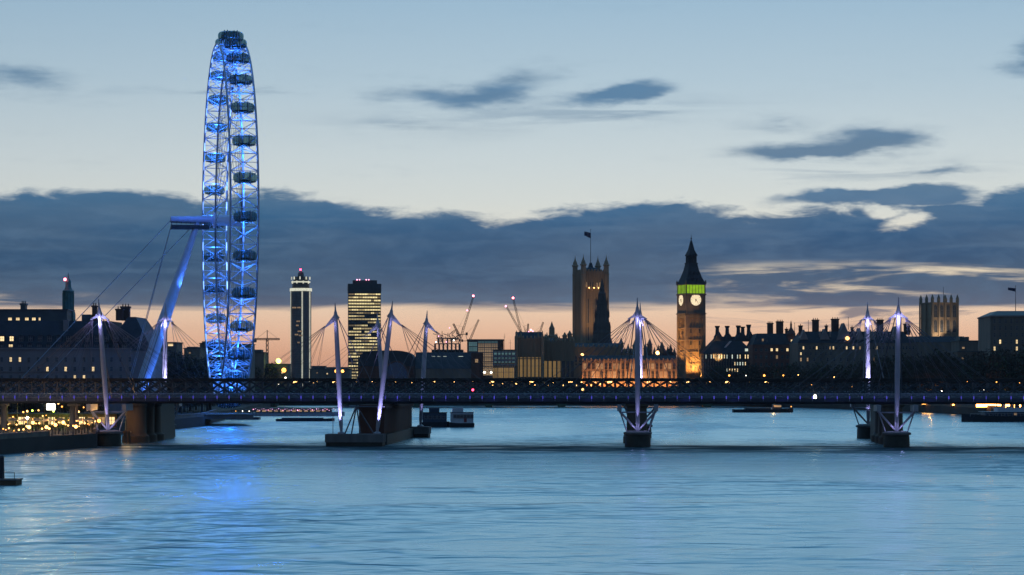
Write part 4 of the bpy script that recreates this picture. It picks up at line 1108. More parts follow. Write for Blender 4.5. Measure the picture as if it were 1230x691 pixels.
# ---- right bank: offices with tall chimneys -------------------------------------------------
s = Site('chimneyed_office', 'dark pyramid-roofed office building with five tall flared chimneys and lit window rows', 'office building', 876, 1226); k = s.Y / F
s.block('wall', M['stone'], 845.5, 906, 425, 34)
mansard('roof', 844.5, 906.5, 425, 404, 34, 9, -.6, 9)
for px, hw_, yr in ((864, 7, 398), (876, 7, 400), (891, 9, 399), (902, 6, 398)): s.front_gable('roof_peak', M['slate'], px, hw_, 410, yr, 12, 6)
for px, yt in ((864, 391), (876, 391), (889.5, 390.5), (894.8, 392), (902, 389.5)):
    c = s.x(px); MB().lathe([(2.2, s.z(405)), (1.15, s.z(401)), (.95, s.z(394)), (1.5, s.z(yt + .3)), (1.5, s.z(yt))], c, 12, 10).build('chimney', M['iron'], s.o)
b = MB()
for i in range(20): x = s.x(846 + i * 3.15); b.box(x - .3, x + .3, -.55, -.17, 0, s.z(425))
b.build('facade_ribs', M['iron'], s.o)
rr = random.Random(11)
for j, (py, on) in enumerate(((428.5, lambda p: p < 900), (437, lambda p: p > 881), (445, lambda p: 872 < p < 890), (452, lambda p: 0))):
    for i in range(18):
        px = 848.5 + i * 3.15
        if py < 430 and i in (4, 9, 14) : on_ = False
        else: on_ = on(px) and rr.random() < .86
        s.win(px, py, 1.9, 4.6 if py < 430 else 3.8, M['lit' if rr.random() < .5 else 'litcool'] if on_ else M['darkwin'], 0)
for i in range(7): s.win(850 + i * 5.2, 420.5, 1.2, 3.2, M['darkwin'], 0, y=2.2)
s.win(896.5, 420.5, 3.5, 3.0, M['litcool'], 0, y=-.6); 
b = MB(); b.prism([(0, 0), (1.2, 0), (4.4, 3.6), (3.2, 3.6)], 0, .3); o = b.build('skylight', M['boatwhite'], s.o); o.location = (s.x(870), 2.0, s.z(417.5))

s = Site('brick_headquarters', 'brick building with two very broad chimneys and a corner turret', 'building', 932, 1205); k = s.Y / F
s.block('wall', M['redbrick'], 904, 962, 414, 30)
mansard('roof', 904, 962, 414, 400.5, 30, 5, -.4, 3)
s.chimney(925.5, 6.5, 388, 402, None, 3.5, 8, 4); s.chimney(937, 8, 386, 402, None, 3.5, 8, 4); s.chimney(945, 3, 395, 404, None, 2, 8, 1)
turret_mb = MB(); turret_mb.lathe([(5.2 * k, 0), (5.2 * k, s.z(402)), (5.8 * k, s.z(401.5)), (4 * k, s.z(398)), (1.4 * k, s.z(394)), (1.1 * k, s.z(391)), (1.4 * k, s.z(390.6)), (.2 * k, s.z(385))], s.x(951), 3, 10); turret_mb.build('corner_turret', M['redbrick'], s.o, True)
for i in range(9):
    px = 908 + i * 6.3
    s.win(px, 420.3, 2.4, 3.2, M['lit'] if 3 <= i <= 7 and i != 5 else M['darkwin'], 1); s.win(px, 429, 2.2, 4, M['darkwin'] if i != 4 else M['litdim'], 1); s.win(px, 438, 2.2, 4, M['darkwin'], 1)
for px in (911, 916.5, 921): s.win(px, 409.5, 2, 5, M['litdim'] if px == 916.5 else M['darkwin'], 1, y=1.2)
s.win(951.2, 410, 3.6, 3.6, M['lit'], 1, y=-2.4 + .3)

s = Site('riverside_mansion', 'long dark mansion block with broken skyline of chimneys, gables and a round lit window', 'mansion block', 1030, 1165); k = s.Y / F
s.block('wall', M['stone'], 958, 1106, 412, 34)
mansard('roof', 958, 1096, 412, 398, 34, 6, -.4, 4)
s.block('end_wing', M['stone'], 1096.2, 1150, 411, 28, None, 1.0); mansard('end_wing_roof', 1096, 1150, 411, 404, 28, 5, .8, 2)
for px, w_, yt in ((962, 4, 391), (980, 7.5, 384), (1003.5, 8.5, 383), (1057.5, 7.5, 384), (993, 2.5, 391), (1024, 2.5, 393), (1088, 3, 389), (1092, 3, 391)): s.chimney(px, w_, yt, 402, None, 3, 9, max(1, int(w_ / 2.2)))
for px, hw_, yt in ((966, 5, 396), (991, 6, 395), (1014, 9, 388), (1033, 5, 394), (1046, 5, 396), (1076, 7, 392)): s.front_gable('gable', M['portland'], px, hw_, 408, yt, 10, .4)
s.flagpole(971, 385, 400, 6); s.flagpole(1019, 381, 396, 6); s.flagpole(954.5, 388, 404, 6)
for px in (986, 998, 1009, 1027, 1040, 1052, 1066): 
    b = MB(); pinnacle(b, s.x(px), 3, .5, s.z(405), s.z(394 + (px % 3))); b.build('pinnacle', M['portland'], s.o)
wo = MB().lathe([(1.0, 0), (1.0, .2)], n=16); wo.v = [(x, -z, y) for x, y, z in wo.v]
wo = wo.build('round_window', M['lampwarm'], s.o); wo.location = (s.x(1018), .32, s.z(406.5))
litset = {964, 980, 995, 998, 1001, 1017, 1024, 1032, 1040, 1053}
i = 0
for px in range(960, 1100, 4):
    near = min(abs(px - q) for q in litset) < 2.2
    s.win(px + 1, 418, 1.7, 3.4, M['lit' if i % 3 else 'litdim'] if near else M['darkwin'], 0); i += 1
for px in range(962, 1100, 8): s.win(px, 432, 1.8, 4, M['litdim'] if px in (962, 970, 1050) else M['darkwin'], 0)
for px in range(962, 1000, 6): s.win(px, 425, 1.6, 3, M['lit'] if px == 962 else M['darkwin'], 0)

s = Site('abbey_tower', 'pale square church towers with a crown of pinnacles, faintly floodlit, at the right', 'church tower', 1135, 1430, 17); k = s.Y / F
a, hw = 18.0, 9.0
b = MB().box(-hw, hw, 0, 16, 0, s.z(364)); 
for z_ in (s.z(364), s.z(382), s.z(400)): b.box(-hw - .4, hw + .4, -.4, 16.4, z_ - .4, z_ + .4)
b.build('shaft', M['palace'], s.o)
b = MB()
for i in range(5): x = -hw + 18 * i / 4; b.box(x - .55, x + .55, -1.0, -.41, 0, s.z(363)); 
for i in range(3): y = 16 * i / 2; b.box(-hw - 1, -hw - .41, y - .55, y + .55, 0, s.z(363))
b.build('buttresses', M['palace'], s.o)
for (x, y) in [(-hw + 18 * i / 4, 0) for i in range(5)] + [(-hw, 8), (-hw, 16), (hw, 16)]:
    b = MB(); pinnacle(b, x, y, .75, s.z(363.5), s.z(353.5)); b.build('pinnacle', M['palace'], s.o)
for i in range(4):
    x = -hw + 18 * (i + .5) / 4; link('window', win_mesh(2.1, 8, M['darkwin'], 1, True), s.o, (x, -.12, s.z(381))); link('window', win_mesh(1.9, 8, M['darkwin'], 1, True), s.o, (x, -.12, s.z(399)))
s.flagpole(1138, 345, 364, 8)
for dx in (-6, 1, 7): lamp((dx, -8, s.z(415)), 12000, (1, .80, .56), .5, 'SPOT', (dx, 0, s.z(392)), 70, .9, s.o)
s = Site('abbey_nave', 'low dark church roof at the foot of the pale pinnacled towers', 'church', 1135, 1425); s.block('wall', M['stone'], 1092, 1160, 410, 14); s.gable('roof', M['lead'], 1092, 1160, 410, 404, 14)

s = Site('ministry_block', 'large plain dark stone block with shallow green roof and flag, at the right edge', 'office block', 1225, 1020, -4); k = s.Y / F
s.block('wall', M['stone'], 1190, 1290, 379, 40)
MB().frustum(s.x(1240), 20, s.z(379) + .01, s.x(1290) - s.x(1189), 41, s.z(373), s.x(1278) - s.x(1201), 24).build('roof', M['lead'], s.o)
MB().box(s.x(1189), s.x(1291), -.6, 40.6, s.z(380.5), s.z(379)).build('cornice', M['portland'], s.o)
s.flagpole(1217, 342, 374, 16, (1208, 349, 1217, 344.5))
for i in range(8):
    for j in range(5): s.win(1195 + i * 6.6, 386 + j * 8.2, 2.0, 4.6, M['lit'] if (i, j) in ((0, 4), (4, 3), (4, 4), (1, 3)) else M['darkwin'], 1)
flat_block(1152, 1190, 409, 1120, 'low dark roofs with small chimneys between the church towers and the ministry', 'stone', 20, [(1157, 418, 3, 2, 'litdim')], [(1155, 1158, 404), (1161, 1166, 404.5)])
flat_block(1150, 1190, 422, 1040, 'plain dark terrace with two dim windows behind the right bank trees', 'stone', 20, [(1156, 431, 2, 3, 'litdim'), (1146.5 + 8, 444, 2, 2, 'litdim')])

# ---- distant dark skyline strips closing gaps behind the fronts ------------------------------
for (a, c, yt, Y, lb) in ((160, 250, 432, 1700, 'distant low dark roofs left of the wheel'), (300, 420, 441, 2700, 'distant low dark roofs behind the round tower'), (455, 620, 438, 2200, 'distant dark roofs under the cranes'), (612, 700, 420, 1600, 'distant dark roofs behind the lower palace range'),
                      (845, 960, 430, 1500, 'distant dark roofs behind the chimneyed office'), (1100, 1320, 424, 1700, 'distant dark roofs behind the right bank trees'), (735, 830, 430, 1500, 'distant dark roofs left of the clock tower')):
    flat_block(a, c, yt, Y, lb, 'stone', 40, (), [(a + (c - a) * .2, a + (c - a) * .3, yt - 2), (a + (c - a) * .6, a + (c - a) * .75, yt - 1.5)])

# ---- cranes ------------------------------------------------------------------------------------
def lattice(mb, p0, p1, w_, n, r_=.12):
    p0, p1 = Vector(p0), Vector(p1); d = (p1 - p0).normalized()
    u = d.cross(Vector((0, 1, 0))).normalized() * w_ / 2; v = Vector((0, 1, 0)) * w_ / 2
    cs = [u + v, u - v, -u - v, -u + v]
    for c in cs: mb.tube(p0 + c, p1 + c * .6, r_, n=4)
    for i in range(n):
        a, b_ = p0.lerp(p1, i / n), p0.lerp(p1, (i + 1) / n)
        for j in range(4): mb.tube(a + cs[j], b_ + cs[(j + 1) % 4] * (1 - .4 * (i + 1) / n), r_ * .7, n=4)
def luffing(px, ybase, tipx, tipy, label, lights=(), Y=1850, back=6):
    kk = Y / F; o = thing('tower_crane', label, 'crane', (PX(px, Y), Y, GZ), 0, 'cranes over the construction sites')
    zt = PZ(ybase, Y) - GZ; X = lambda p: (p - px) * kk; Z = lambda p: PZ(p, Y) - GZ
    m = MB(); lattice(m, (0, 0, 0), (0, 0, zt), 1.7, max(6, int(zt / 3)), .16); m.build('mast', M['crane'], o)
    sg = 1 if tipx > px else -1
    m = MB(); lattice(m, (sg * .8, 0, zt + .6), (X(tipx), 0, Z(tipy)), 1.5, 16, .15); m.build('jib', M['crane'], o)
    m = MB().box(-sg * 5.5 if sg > 0 else 0, 0 if sg > 0 else 5.5, -.8, .8, zt, zt + .5).box(-sg * 5.5 - .8, -sg * 5.5 + .8, -1, 1, zt - .6, zt + 1.6).tube((-sg * 1.2, 0, zt + .5), (-sg * 2.6, 0, zt + 6), .2, n=5).tube((-sg * 2.6, 0, zt + 6), (X(tipx) * .8, 0, zt + .6 + (Z(tipy) - zt) * .8), .06, n=4)
    m.build('counter_jib', M['crane'], o); MB().box(sg * .5 - .6, sg * .5 + .6, -1.5, -.9, zt - 1.2, zt + .4).build('cab', M['iron'], o)
    for lx, ly, mm, rad in lights: MB().ball((X(lx), -.9, Z(ly)), rad, 8).build('warning_light', M[mm], o)
luffing(552, 408, 569, 355, 'luffing crane with two red lights on its right-leaning jib, left of the glass block', ((568.6, 355.6, 'lampred2', .85), (561.3, 373, 'lamppink', .75)))
luffing(563, 410, 575, 384, 'small unlit luffing crane leaning right beside the glass block')
luffing(628, 404, 616, 357, 'luffing crane with a red tip light, steepest jib over the palace pavilion', ((616.3, 358, 'lampred2', .9),))
luffing(630, 406, 607.5, 367, 'luffing crane with a pale pink tip light leaning left over the palace pavilion', ((607.6, 368, 'lamppink', .9),), 1900)
luffing(632.5, 400, 634.5, 389, 'short luffing crane with a cluster of red lights over the palace pavilion', ((637.7, 396.5, 'lampred2', .8), (635, 399, 'lamppink', .7), (640, 398, 'lamppink', .6)), 1950)
luffing(645, 408, 652.5, 387, 'unlit luffing crane leaning right beside the slim palace spire', (), 1900)
luffing(552, 402, 544.5, 389, 'unlit luffing crane leaning left over the half-built frame', (), 1700)
def hammerhead(px, yj, x0, x1, label, Y, lights=()):
    kk = Y / F; o = thing('tower_crane', label, 'crane', (PX(px, Y), Y, GZ), 0, 'cranes over the construction sites')
    zt = PZ(yj, Y) - GZ; X = lambda p: (p - px) * kk
    m = MB(); lattice(m, (0, 0, 0), (0, 0, zt), 1.9, int(zt / 3), .2); m.build('mast', M['crane'], o)
    m = MB(); lattice(m, (0, 0, zt), (X(x0), 0, zt), 1.3, 14, .16); lattice(m, (0, 0, zt), (X(x1), 0, zt), 1.3, 14, .16); m.build('jib', M['crane'], o)
    m = MB().tube((0, 0, zt), (0, 0, zt + 6), .3, n=6).tube((0, 0, zt + 6), (X(x0) * .8, 0, zt + .6), .07, n=4).tube((0, 0, zt + 6), (X(x1) * .8, 0, zt + .6), .07, n=4); m.build('tie_head', M['crane'], o)
    MB().box(X(x1 if abs(x1 - px) < abs(x0 - px) else x0) - 1.2, X(x1 if abs(x1 - px) < abs(x0 - px) else x0) + 1.2, -1, 1, zt - 2.2, zt).build('counterweight', M['concrete'], o)
hammerhead(321, 407.5, 306, 336, 'flat tower crane standing between the wheel and the round tower', 1500)
for px, yt, Y in ((606, 401, 2000), (613, 408, 2000)):
    o = thing('radio_mast', 'thin mast %s the cranes right of the glass block' % ('taller and further left among' if px < 610 else 'shorter, right of the taller one, among'), 'mast', (PX(px, Y), Y, GZ))
    MB().tube((0, 0, 0), (0, 0, PZ(yt, Y) - GZ), .35, .12, 6).build('pole', M['crane'], o); MB().tube((-1, 0, PZ(yt, Y) - GZ - 3), (1, 0, PZ(yt, Y) - GZ - 3), .1, n=5).build('crossarm', M['crane'], o)

# ---- arched road bridge far upstream -----------------------------------------------------------
yb_ = 1145.0
o = thing('road_bridge', 'low green arched road bridge far upstream behind the footbridge', 'bridge', (0, yb_, 0))
xa, xb = PX(324, yb_), PX(938, yb_); na = 7; sp_ = (xb - xa) / na
poly = [(xa - 6, 9.4), (xa - 6, 0)]
m = MB()
for i in range(na):
    x0 = xa + i * sp_
    pts = [(x0 + 1.6 + (sp_ - 3.2) * j / 14, .2 + 6.4 * math.sqrt(max(0, 1 - (2 * j / 14 - 1) ** 2))) for j in range(15)]
    for j in range(14):
        (u0, w0), (u1, w1) = pts[j], pts[j + 1]
        m.prism([(u0, w0), (u1, w1), (u1, 8.6), (u0, 8.6)], 0, 22)
for i in range(na + 1):
    x0 = xa + i * sp_; m.box(x0 - 1.6, x0 + 1.6, -.8, 22.8, -2, 8.6)
m.build('arches', M['bridgegreen'], o)
MB().box(xa - 12, xb + 12, -.6, 22.6, 8.6, 9.4).build('roadway', M['deck'], o)
for y in (-.5, 22.1): MB().box(xa - 12, xb + 12, y, y + .4, 9.4, 10.5).build('parapet', M['bridgegreen'], o)
def lamp_standard(name, label, cat, loc, hgt, m, rad=.4, group=None, arms=1, power=0, col=(1, .6, .25)):
    q = thing(name, label, cat, loc, 0, group)
    b = MB().path([(0, 0, 0), (0, 0, .8), (0, 0, hgt)], [.22, .12, .07], 6); b.build('post', M['iron'], q)
    if arms == 1: MB().ball((0, 0, hgt + rad * .7), rad, 8).build('lamp_head', M[m], q)
    else:
        MB().tube((-.8, 0, hgt - .2), (.8, 0, hgt - .2), .06, n=5).build('arm', M['iron'], q)
        for i in range(arms): MB().ball(((i - (arms - 1) / 2) * .8, 0, hgt + (rad * .7 if i == 1 else 0)), rad, 8).build('lamp_head', M[m], q)
    if power: lamp((0, -.6, hgt + .1), power, col, .3, 'POINT', parent=q)
    return q
for i in range(26):
    x = xa + (xb - xa) * (i + .3) / 26
    lamp_standard('street_lamp', '%s triple-globe lamp from the left on the far arched road bridge' % ORD[i], 'street lamp', (x, yb_ + .3, 9.4), 3.6, 'lampwarm', .30 + .08 * (i % 3), 'lamps along the arched road bridge', 3)
# warm lit row on the terrace in front of the palace
for i in range(24):
    px = 592 + i * 5.6
    Y = 1190
    lamp_standard('terrace_lamp', '%s small lamp from the left along the palace river terrace' % ORD[i], 'lamp', (PX(px, 1204), 1204, GZ), 7.6 + .8 * ((i * 5) % 3), 'lampwarm', .34 + .1 * (i % 2), 'lamps along the palace river terrace')
o = thing('terrace_wall', 'long river terrace wall in front of the gothic palace', 'wall', (PX(700, 1207), 1207.5, 0)); MB().box(PX(590, 1207) - PX(700, 1207), PX(828, 1207) - PX(700, 1207), 0, .8, 0, 5.2).build('wall', M['stone'], o); MB().box(PX(590, 1207) - PX(700, 1207), PX(828, 1207) - PX(700, 1207), -.1, .9, 5.2, 5.45).build('coping', M['portland'], o)

# right bank street lamps above the river wall
for i, (px, py, Y, rad, m_) in enumerate(((876, 451, 1120, .62, 'lampsod'), (896, 451, 1110, .42, 'lampwhite'), (918, 451, 1090, .72, 'lampsod'), (941, 451, 1080, .58, 'lampsod'), (959, 450.5, 1060, .42, 'lampwarm'), (975, 462, 1040, .35, 'lampsod'), (1002, 453, 1030, .35, 'lampwarm'), (1037, 455.5, 1010, .42, 'lampwarm'),
                                       (1023, 464, 1020, .4, 'lampsod'), (1104, 464, 960, .35, 'lampwarm'), (1131, 470, 940, .38, 'lampwhite'), (1176, 470, 920, .42, 'lampwhite'), (1182, 468, 915, .3, 'lampwhite'), (1162, 458, 930, .32, 'lampsod'), (1197, 459, 905, .36, 'lampsod'), (1225, 460, 890, .36, 'lampsod'), (857, 466, 1130, .4, 'lampsod'), (842, 470, 1135, .42, 'lampred'), (815, 472, 1185, .35, 'lampwarm'))):
    Y = bank_y(px) + 7 if px >= 850 else 1222
    z = PZ(py, Y)
    lamp_standard('street_lamp', '%s street lamp from the left along the right bank road' % ORD[i], 'street lamp', (PX(px, Y), Y, GZ), max(2.0, z - GZ - rad * .7), m_, rad * .8, 'street lamps along the right bank')
# low lit quays just above the right-bank water
for i, (px, Y, wpx, py) in enumerate(((1118, 965, 17, 485.5), (1190, 915, 30, 487), (1213, 900, 5, 487), (1225, 893, 8, 488), (1060, 1010, 9, 484), (1150, 945, 8, 487))):
    Y = bank_y(px) + 2; kk = Y / F; o = thing('quay_kiosk', '%s lit kiosk from the left of the low quay under the bridge' % ORD[[1060, 1118, 1150, 1190, 1213, 1225].index(px)], 'kiosk', (PX(px, Y), Y + 4, GZ), 0, 'lit kiosks on the right bank quay')
    hw_ = wpx * kk / 2
    MB().box(-hw_ - .3, hw_ + .3, 0, 3, 0, 2.4).build('wall', M['iron'], o); MB().box(-hw_ - .6, hw_ + .6, -.8, 3.3, 2.4, 2.6).build('roof', M['iron'], o)
    MB().box(-hw_, hw_, -.14, -.02, .5, 2.0).build('lit_window', glow_mat('lit_kiosk', (1, .40, .08), 14), o)
    if wpx > 12: lamp((0, -2.2, 1.6), 2600, (1, .38, .07), .4, parent=o)

# floodlights and lamps showing over the bridge left of centre
for px, py, Y, m_, rad, lb in ((334.5, 433.7, 1216, 'lampgreen', 1.4, 'yellow-green lamp on a tall pole between the wheel and the round tower'), (341, 444.8, 1214, 'lampsod', 1.3, 'orange lamp below the yellow-green lamp near the round tower'),
                               (404, 446, 1212, 'lampsod', 1.0, 'left of two orange lamps beside the left-leaning mast'), (411.5, 446, 1212, 'lampsod', .85, 'right of two orange lamps beside the left-leaning mast'),
                               (324, 456, 1212, 'lampwhite', .5, 'small white lamp low behind the railway girder by the wheel'), (335, 461, 1213, 'lampwhite', .52, 'second small white lamp low behind the railway girder by the wheel'),
                               (790, 424, 1252, 'lampwarm', 1.15, 'large orange lamp above the palace front left of the clock tower'), (343, 454, 1213, 'lampwhite', .5, 'small white lamp under the orange lamp near the round tower')):
    lamp_standard('street_lamp', lb, 'street lamp', (PX(px, Y), Y, GZ), PZ(py, Y) - GZ - rad * .7, m_, rad)
# railway signals on the girder
for px, py, m_, lb in ((568, 468.5, 'lampred', 'red railway signal on the girder right of the brick pier'), (979, 477, 'lampwhite', 'white railway signal lamp low on the girder left of the second far pylon'), (700, 468, 'lampwarm', 'small warm signal lamp on the girder left of the central pylon')):
    v = 21.2; u = BU(px, v); Y = BP(u, v)[1]; z = PZ(py, Y)
    o = thing('railway_signal', lb, 'signal', BP(u, v, 11.3), -BA); MB().tube((0, 0, 0), (0, 0, z - 11.3 - .2), .08, n=6).build('post', M['iron'], o); MB().box(-.35, .35, -.12, .12, z - 11.3 - .5, z - 11.3 + .5).build('backboard', M['black'], o)
    MB().ball((0, -.25, z - 11.3), .30 if 'white' not in lb else .42, 8, sz=1.0 if 'white' not in lb else 1.6).build('signal_light', M[m_], o)
# ================================================================== TREES
def crown_mesh(seed, h, wd, n, leaf, mats, clumps=9, name='crown'):
    rr = random.Random(seed); mb = MB(); cl = []
    for i in range(clumps):
        a, q = rr.uniform(0, 6.28), rr.random() ** .5
        zz = rr.uniform(.38, .92); rad = wd / 2 * q * (1.0 - abs(zz - .55) * .9)
        cl.append((rad * math.cos(a), rad * math.sin(a), h * zz, rr.uniform(.16, .27) * wd))
    for i in range(n):
        c = rr.choice(cl)
        while True:
            x, y, z = rr.uniform(-1, 1), rr.uniform(-1, 1), rr.uniform(-1, 1)
            if .12 < x * x + y * y + z * z < 1: break
        p = Vector((c[0] + x * c[3], c[1] + y * c[3], c[2] + z * c[3] * 1.05))
        d = Vector((rr.gauss(0, 1), rr.gauss(0, 1), rr.gauss(.5, 1))).normalized(); e = d.cross(Vector((rr.gauss(0, 1), rr.gauss(0, 1), rr.gauss(0, 1)))).normalized()
        L, W_ = leaf * rr.uniform(.6, 1.5), leaf * rr.uniform(.18, .45)
        mb.cur = 1 if rr.random() < .35 else 0
        mb.add([p - d * L / 2, p + e * W_ / 2, p + d * L / 2, p - e * W_ / 2], [(0, 1, 2, 3)])
    return mb.mesh(name, mats), cl
def trunk_mesh(seed, h, cl, r0):
    rr = random.Random(seed); mb = MB()
    top = Vector((rr.uniform(-.4, .4), rr.uniform(-.4, .4), h * .42))
    mb.path([(0, 0, 0), (0, 0, .4), top * .5, top], [r0 * 1.5, r0, r0 * .85, r0 * .65], 8)
    for c in cl:
        q = Vector(c[:3]); mid = top.lerp(q, .5) + Vector((0, 0, h * .04))
        mb.path([top, mid, q], [r0 * .45, r0 * .25, r0 * .08], 5)
        for _ in range(4):
            e = q + Vector((rr.gauss(0, 1), rr.gauss(0, 1), rr.gauss(.3, 1))) * c[3] * .6
            mb.tube(q.lerp(mid, .3), e, r0 * .12, r0 * .04, 4)
    return mb.mesh('trunk', M['bark'])
TREES = []
for i, (h, wd, n) in enumerate(((15, 12, 1500), (17, 13, 1700), (13, 12, 1400), (16, 11, 1500))):
    cme, cl = crown_mesh(40 + i, h, wd, n, .95, [M['twig'], M['leaf'] if i == 2 else M['twig']], 11)
    TREES.append((cme, trunk_mesh(60 + i, h, cl, .32), h))
def tree(px, Y, ytop, label, group, kind, name='bare_tree'):
    cme, tme, h = TREES[kind % 4]
    o = thing(name, label, 'tree', (PX(px, Y), Y, GZ), (px * 1.7) % 6.28, group)
    sc = (PZ(ytop, Y) - GZ) / h
    o.scale = (sc * 1.05, sc * 1.05, sc)
    link('crown', cme, o); link('trunk', tme, o)
rr = random.Random(21)
for i in range(26):
    px = 1048 + i * 9.4 + rr.uniform(-3, 3); Y = bank_y(px) + 16 + rr.uniform(0, 22)
    yt = 425 - 5 * math.sin(i * .9) + rr.uniform(-4, 4) - (3 if px > 1150 else 0) + (5 if px < 1075 else 0)
    tree(px, Y, yt, '%s bare tree from the left in the tall row on the right bank' % ORD[i], 'bare trees on the right bank', i)
for i in range(20):
    px = 852 + i * 10.2 + rr.uniform(-3, 3); Y = bank_y(max(px, 852)) + 10 + rr.uniform(0, 12)
    tree(px, Y, 442 - 5 * (i / 20) + rr.uniform(-4, 4), '%s low dark tree from the left below the chimneyed offices' % ORD[i], 'low trees below the offices', i + 1)
for i in range(15):
    px = 166 + i * 6.3 + rr.uniform(-2, 2); Y = 800 + (i % 4) * 18
    tree(px, Y, 428 + 5 * math.sin(i * 1.3) + (4 if i < 4 else 0) + rr.uniform(-3, 3), '%s dark tree from the left in the gardens beside the wheel' % ORD[i], 'trees in the gardens beside the wheel', i)
for i in range(9):
    px = 268 + i * 8.5 + rr.uniform(-2, 2); Y = 1216 + (i % 3) * 20
    tree(px, Y, 438 + rr.uniform(-4, 4), '%s dark tree from the left behind the foot of the wheel' % ORD[i], 'trees behind the foot of the wheel', i)
for i in range(7):
    px = 12 + i * 17 + rr.uniform(-3, 3); Y = 600 + rr.uniform(-12, 12)
    tree(px, Y, 470 + rr.uniform(-5, 5), '%s leafy tree from the left behind the lit terrace' % ORD[i], 'trees behind the lit terrace', 2, 'promenade_tree')
for i in range(10):
    px = 190 + i * 7; Y = 716 + i * 15
    tree(px, Y, 474 + rr.uniform(-3, 3) , '%s small tree from the left along the quay under the bridge' % ORD[i], 'small trees along the quay under the bridge', i, 'promenade_tree')

# beyond the left edge of the view the bank carries on
for i in range(8):
    px = -30 - i * 34 + rr.uniform(-8, 8); Y = 600 + rr.uniform(-30, 60)
    tree(px, Y, 455 + rr.uniform(-14, 10), '%s dark tree beyond the left end of the terrace' % ORD[i], 'trees beyond the left end of the terrace', i)
flat_block(-330, -150, 405, 690, 'plain concrete block beyond the left edge of the riverside hall', 'concrete', 40, (), [(-300, -240, 396)], wgrid=(14, 5, 412, 470, 5, 5, .25, 'litdim'))
flat_block(-560, -345, 380, 640, 'tall plain concrete block furthest left on the left bank', 'concrete', 40, (), [(-500, -420, 370)], wgrid=(14, 6, 392, 470, 5, 6, .2, 'litdim'))
# ================================================================== LIT TERRACE ON THE LEFT BANK
o = thing('terrace_cafe', 'long low cafe pavilion with glowing windows behind the lamps on the left bank', 'cafe', (PX(62, 575), 575, GZ))
MB().box(-17, 17, 0, 6, 0, 3.4).build('wall', M['wood'], o); MB().box(-17.6, 17.6, -1.6, 6.4, 3.4, 3.7).build('roof', M['iron'], o)
for i in range(13): link('window', win_mesh(1.7, 1.9, M['litdim'] if i % 3 else M['lit'], 1), o, (-15.6 + i * 2.6, -.02, .8))
o = thing('light_box_sign', 'blank white illuminated light box on a post above the terrace lamps', 'sign', (PX(61, 548), 548, GZ))
MB().tube((0, .2, 0), (0, .2, 5), .1, n=6).build('post', M['iron'], o); MB().box(-1.15, 1.15, .05, .3, 4.9, 6.6).build('frame', M['iron'], o); MB().box(-1.05, 1.05, -.03, .04, 5.0, 6.5).build('light_panel', M['sign'], o)
rr = random.Random(9)
pts = []
for i in range(30):
    px = 4 + i * 3.95 + rr.uniform(-1.2, 1.2)
    ybank = 546 - px * 8.5 / 118
    Y = H * F / (ybank - YH) + 3 + rr.uniform(0, 14)
    pts.append((px, Y))
for i, (px, Y) in enumerate(pts):
    hg = rr.choice((1.5, 1.9, 2.2, 2.6)); rad = rr.choice((.12, .16, .2, .26, .42))
    q = lamp_standard('globe_lamp', '%s warm globe lamp from the left along the lit terrace' % ORD[i], 'globe lamp', (PX(px, Y), Y, GZ), hg, 'lampwarm' if rr.random() < .85 else 'lampsod', rad, 'globe lamps on the lit terrace', 1)
    if i % 4 == 0: lamp((0, -.8, hg + .6), 200, (1, .48, .14), .4, 'POINT', parent=q)
for i in range(16):
    px = 22 + i * 6.0 + rr.uniform(-2, 2); Y = 556 + rr.uniform(0, 10)
    zz = rr.uniform(4.0, 7.2)
    lamp_standard('festoon_lamp', '%s raised lamp from the left on tall posts behind the globe lamps' % ORD[i], 'lamp', (PX(px, Y), Y, GZ), zz, ('lampwarm', 'lampsod', 'lampwarm', 'lampgreen')[i % 4], rr.uniform(.14, .30), 'raised lamps behind the terrace', 1)
for i, px in enumerate((16, 30, 44, 58, 72, 97, 108)):
    Y = 547 + rr.uniform(0, 8)
    q = thing('parasol', '%s pale cafe parasol from the left on the lit terrace' % ORD[i], 'parasol', (PX(px, Y), Y, GZ), 0, 'parasols on the lit terrace')
    MB().tube((0, 0, 0), (0, 0, 2.9), .05, n=6).build('pole', M['wood'], q)
    MB().lathe([(1.7, 2.25), (1.62, 2.36), (.06, 2.95)], n=8).build('canopy', M['canvas'], q); MB().lathe([(.35, 0), (.35, .12)], n=10).build('base', M['concrete'], q)
q = lamp_standard('floodlight', 'dazzling white floodlight on a short mast at the left end of the lit terrace', 'floodlight', (PX(33, 520), 520, GZ), 3.4, 'flood', .30, None, 1, 2200, (1, .78, .50))
for i in range(24):
    px = 8 + i * 4.6 + rr.uniform(-2, 2); Y = 532 + rr.uniform(0, 22)
    lamp_standard('table_lamp', '%s small amber lamp from the left among the cafe tables' % ORD[i], 'lamp', (PX(px, Y), Y, GZ), rr.uniform(1.0, 3.6), 'lampsod' if i % 3 else 'lampwarm', rr.uniform(.10, .17), 'small lamps among the cafe tables', 1)
for px in (15, 48, 84, 110): lamp((PX(px, 545), 543, GZ + 4.2), 700, (1, .5, .16), .5)
for px, Y, p_, c_ in ((46, 566, 500, (.5, 1, .15)), (76, 570, 400, (.6, 1, .3)), (20, 560, 300, (.5, 1, .2)), (30, 562, 900, (1, .6, .2)), (100, 566, 900, (1, .6, .2))): lamp((PX(px, Y), Y, GZ + 3), p_, c_, .3)
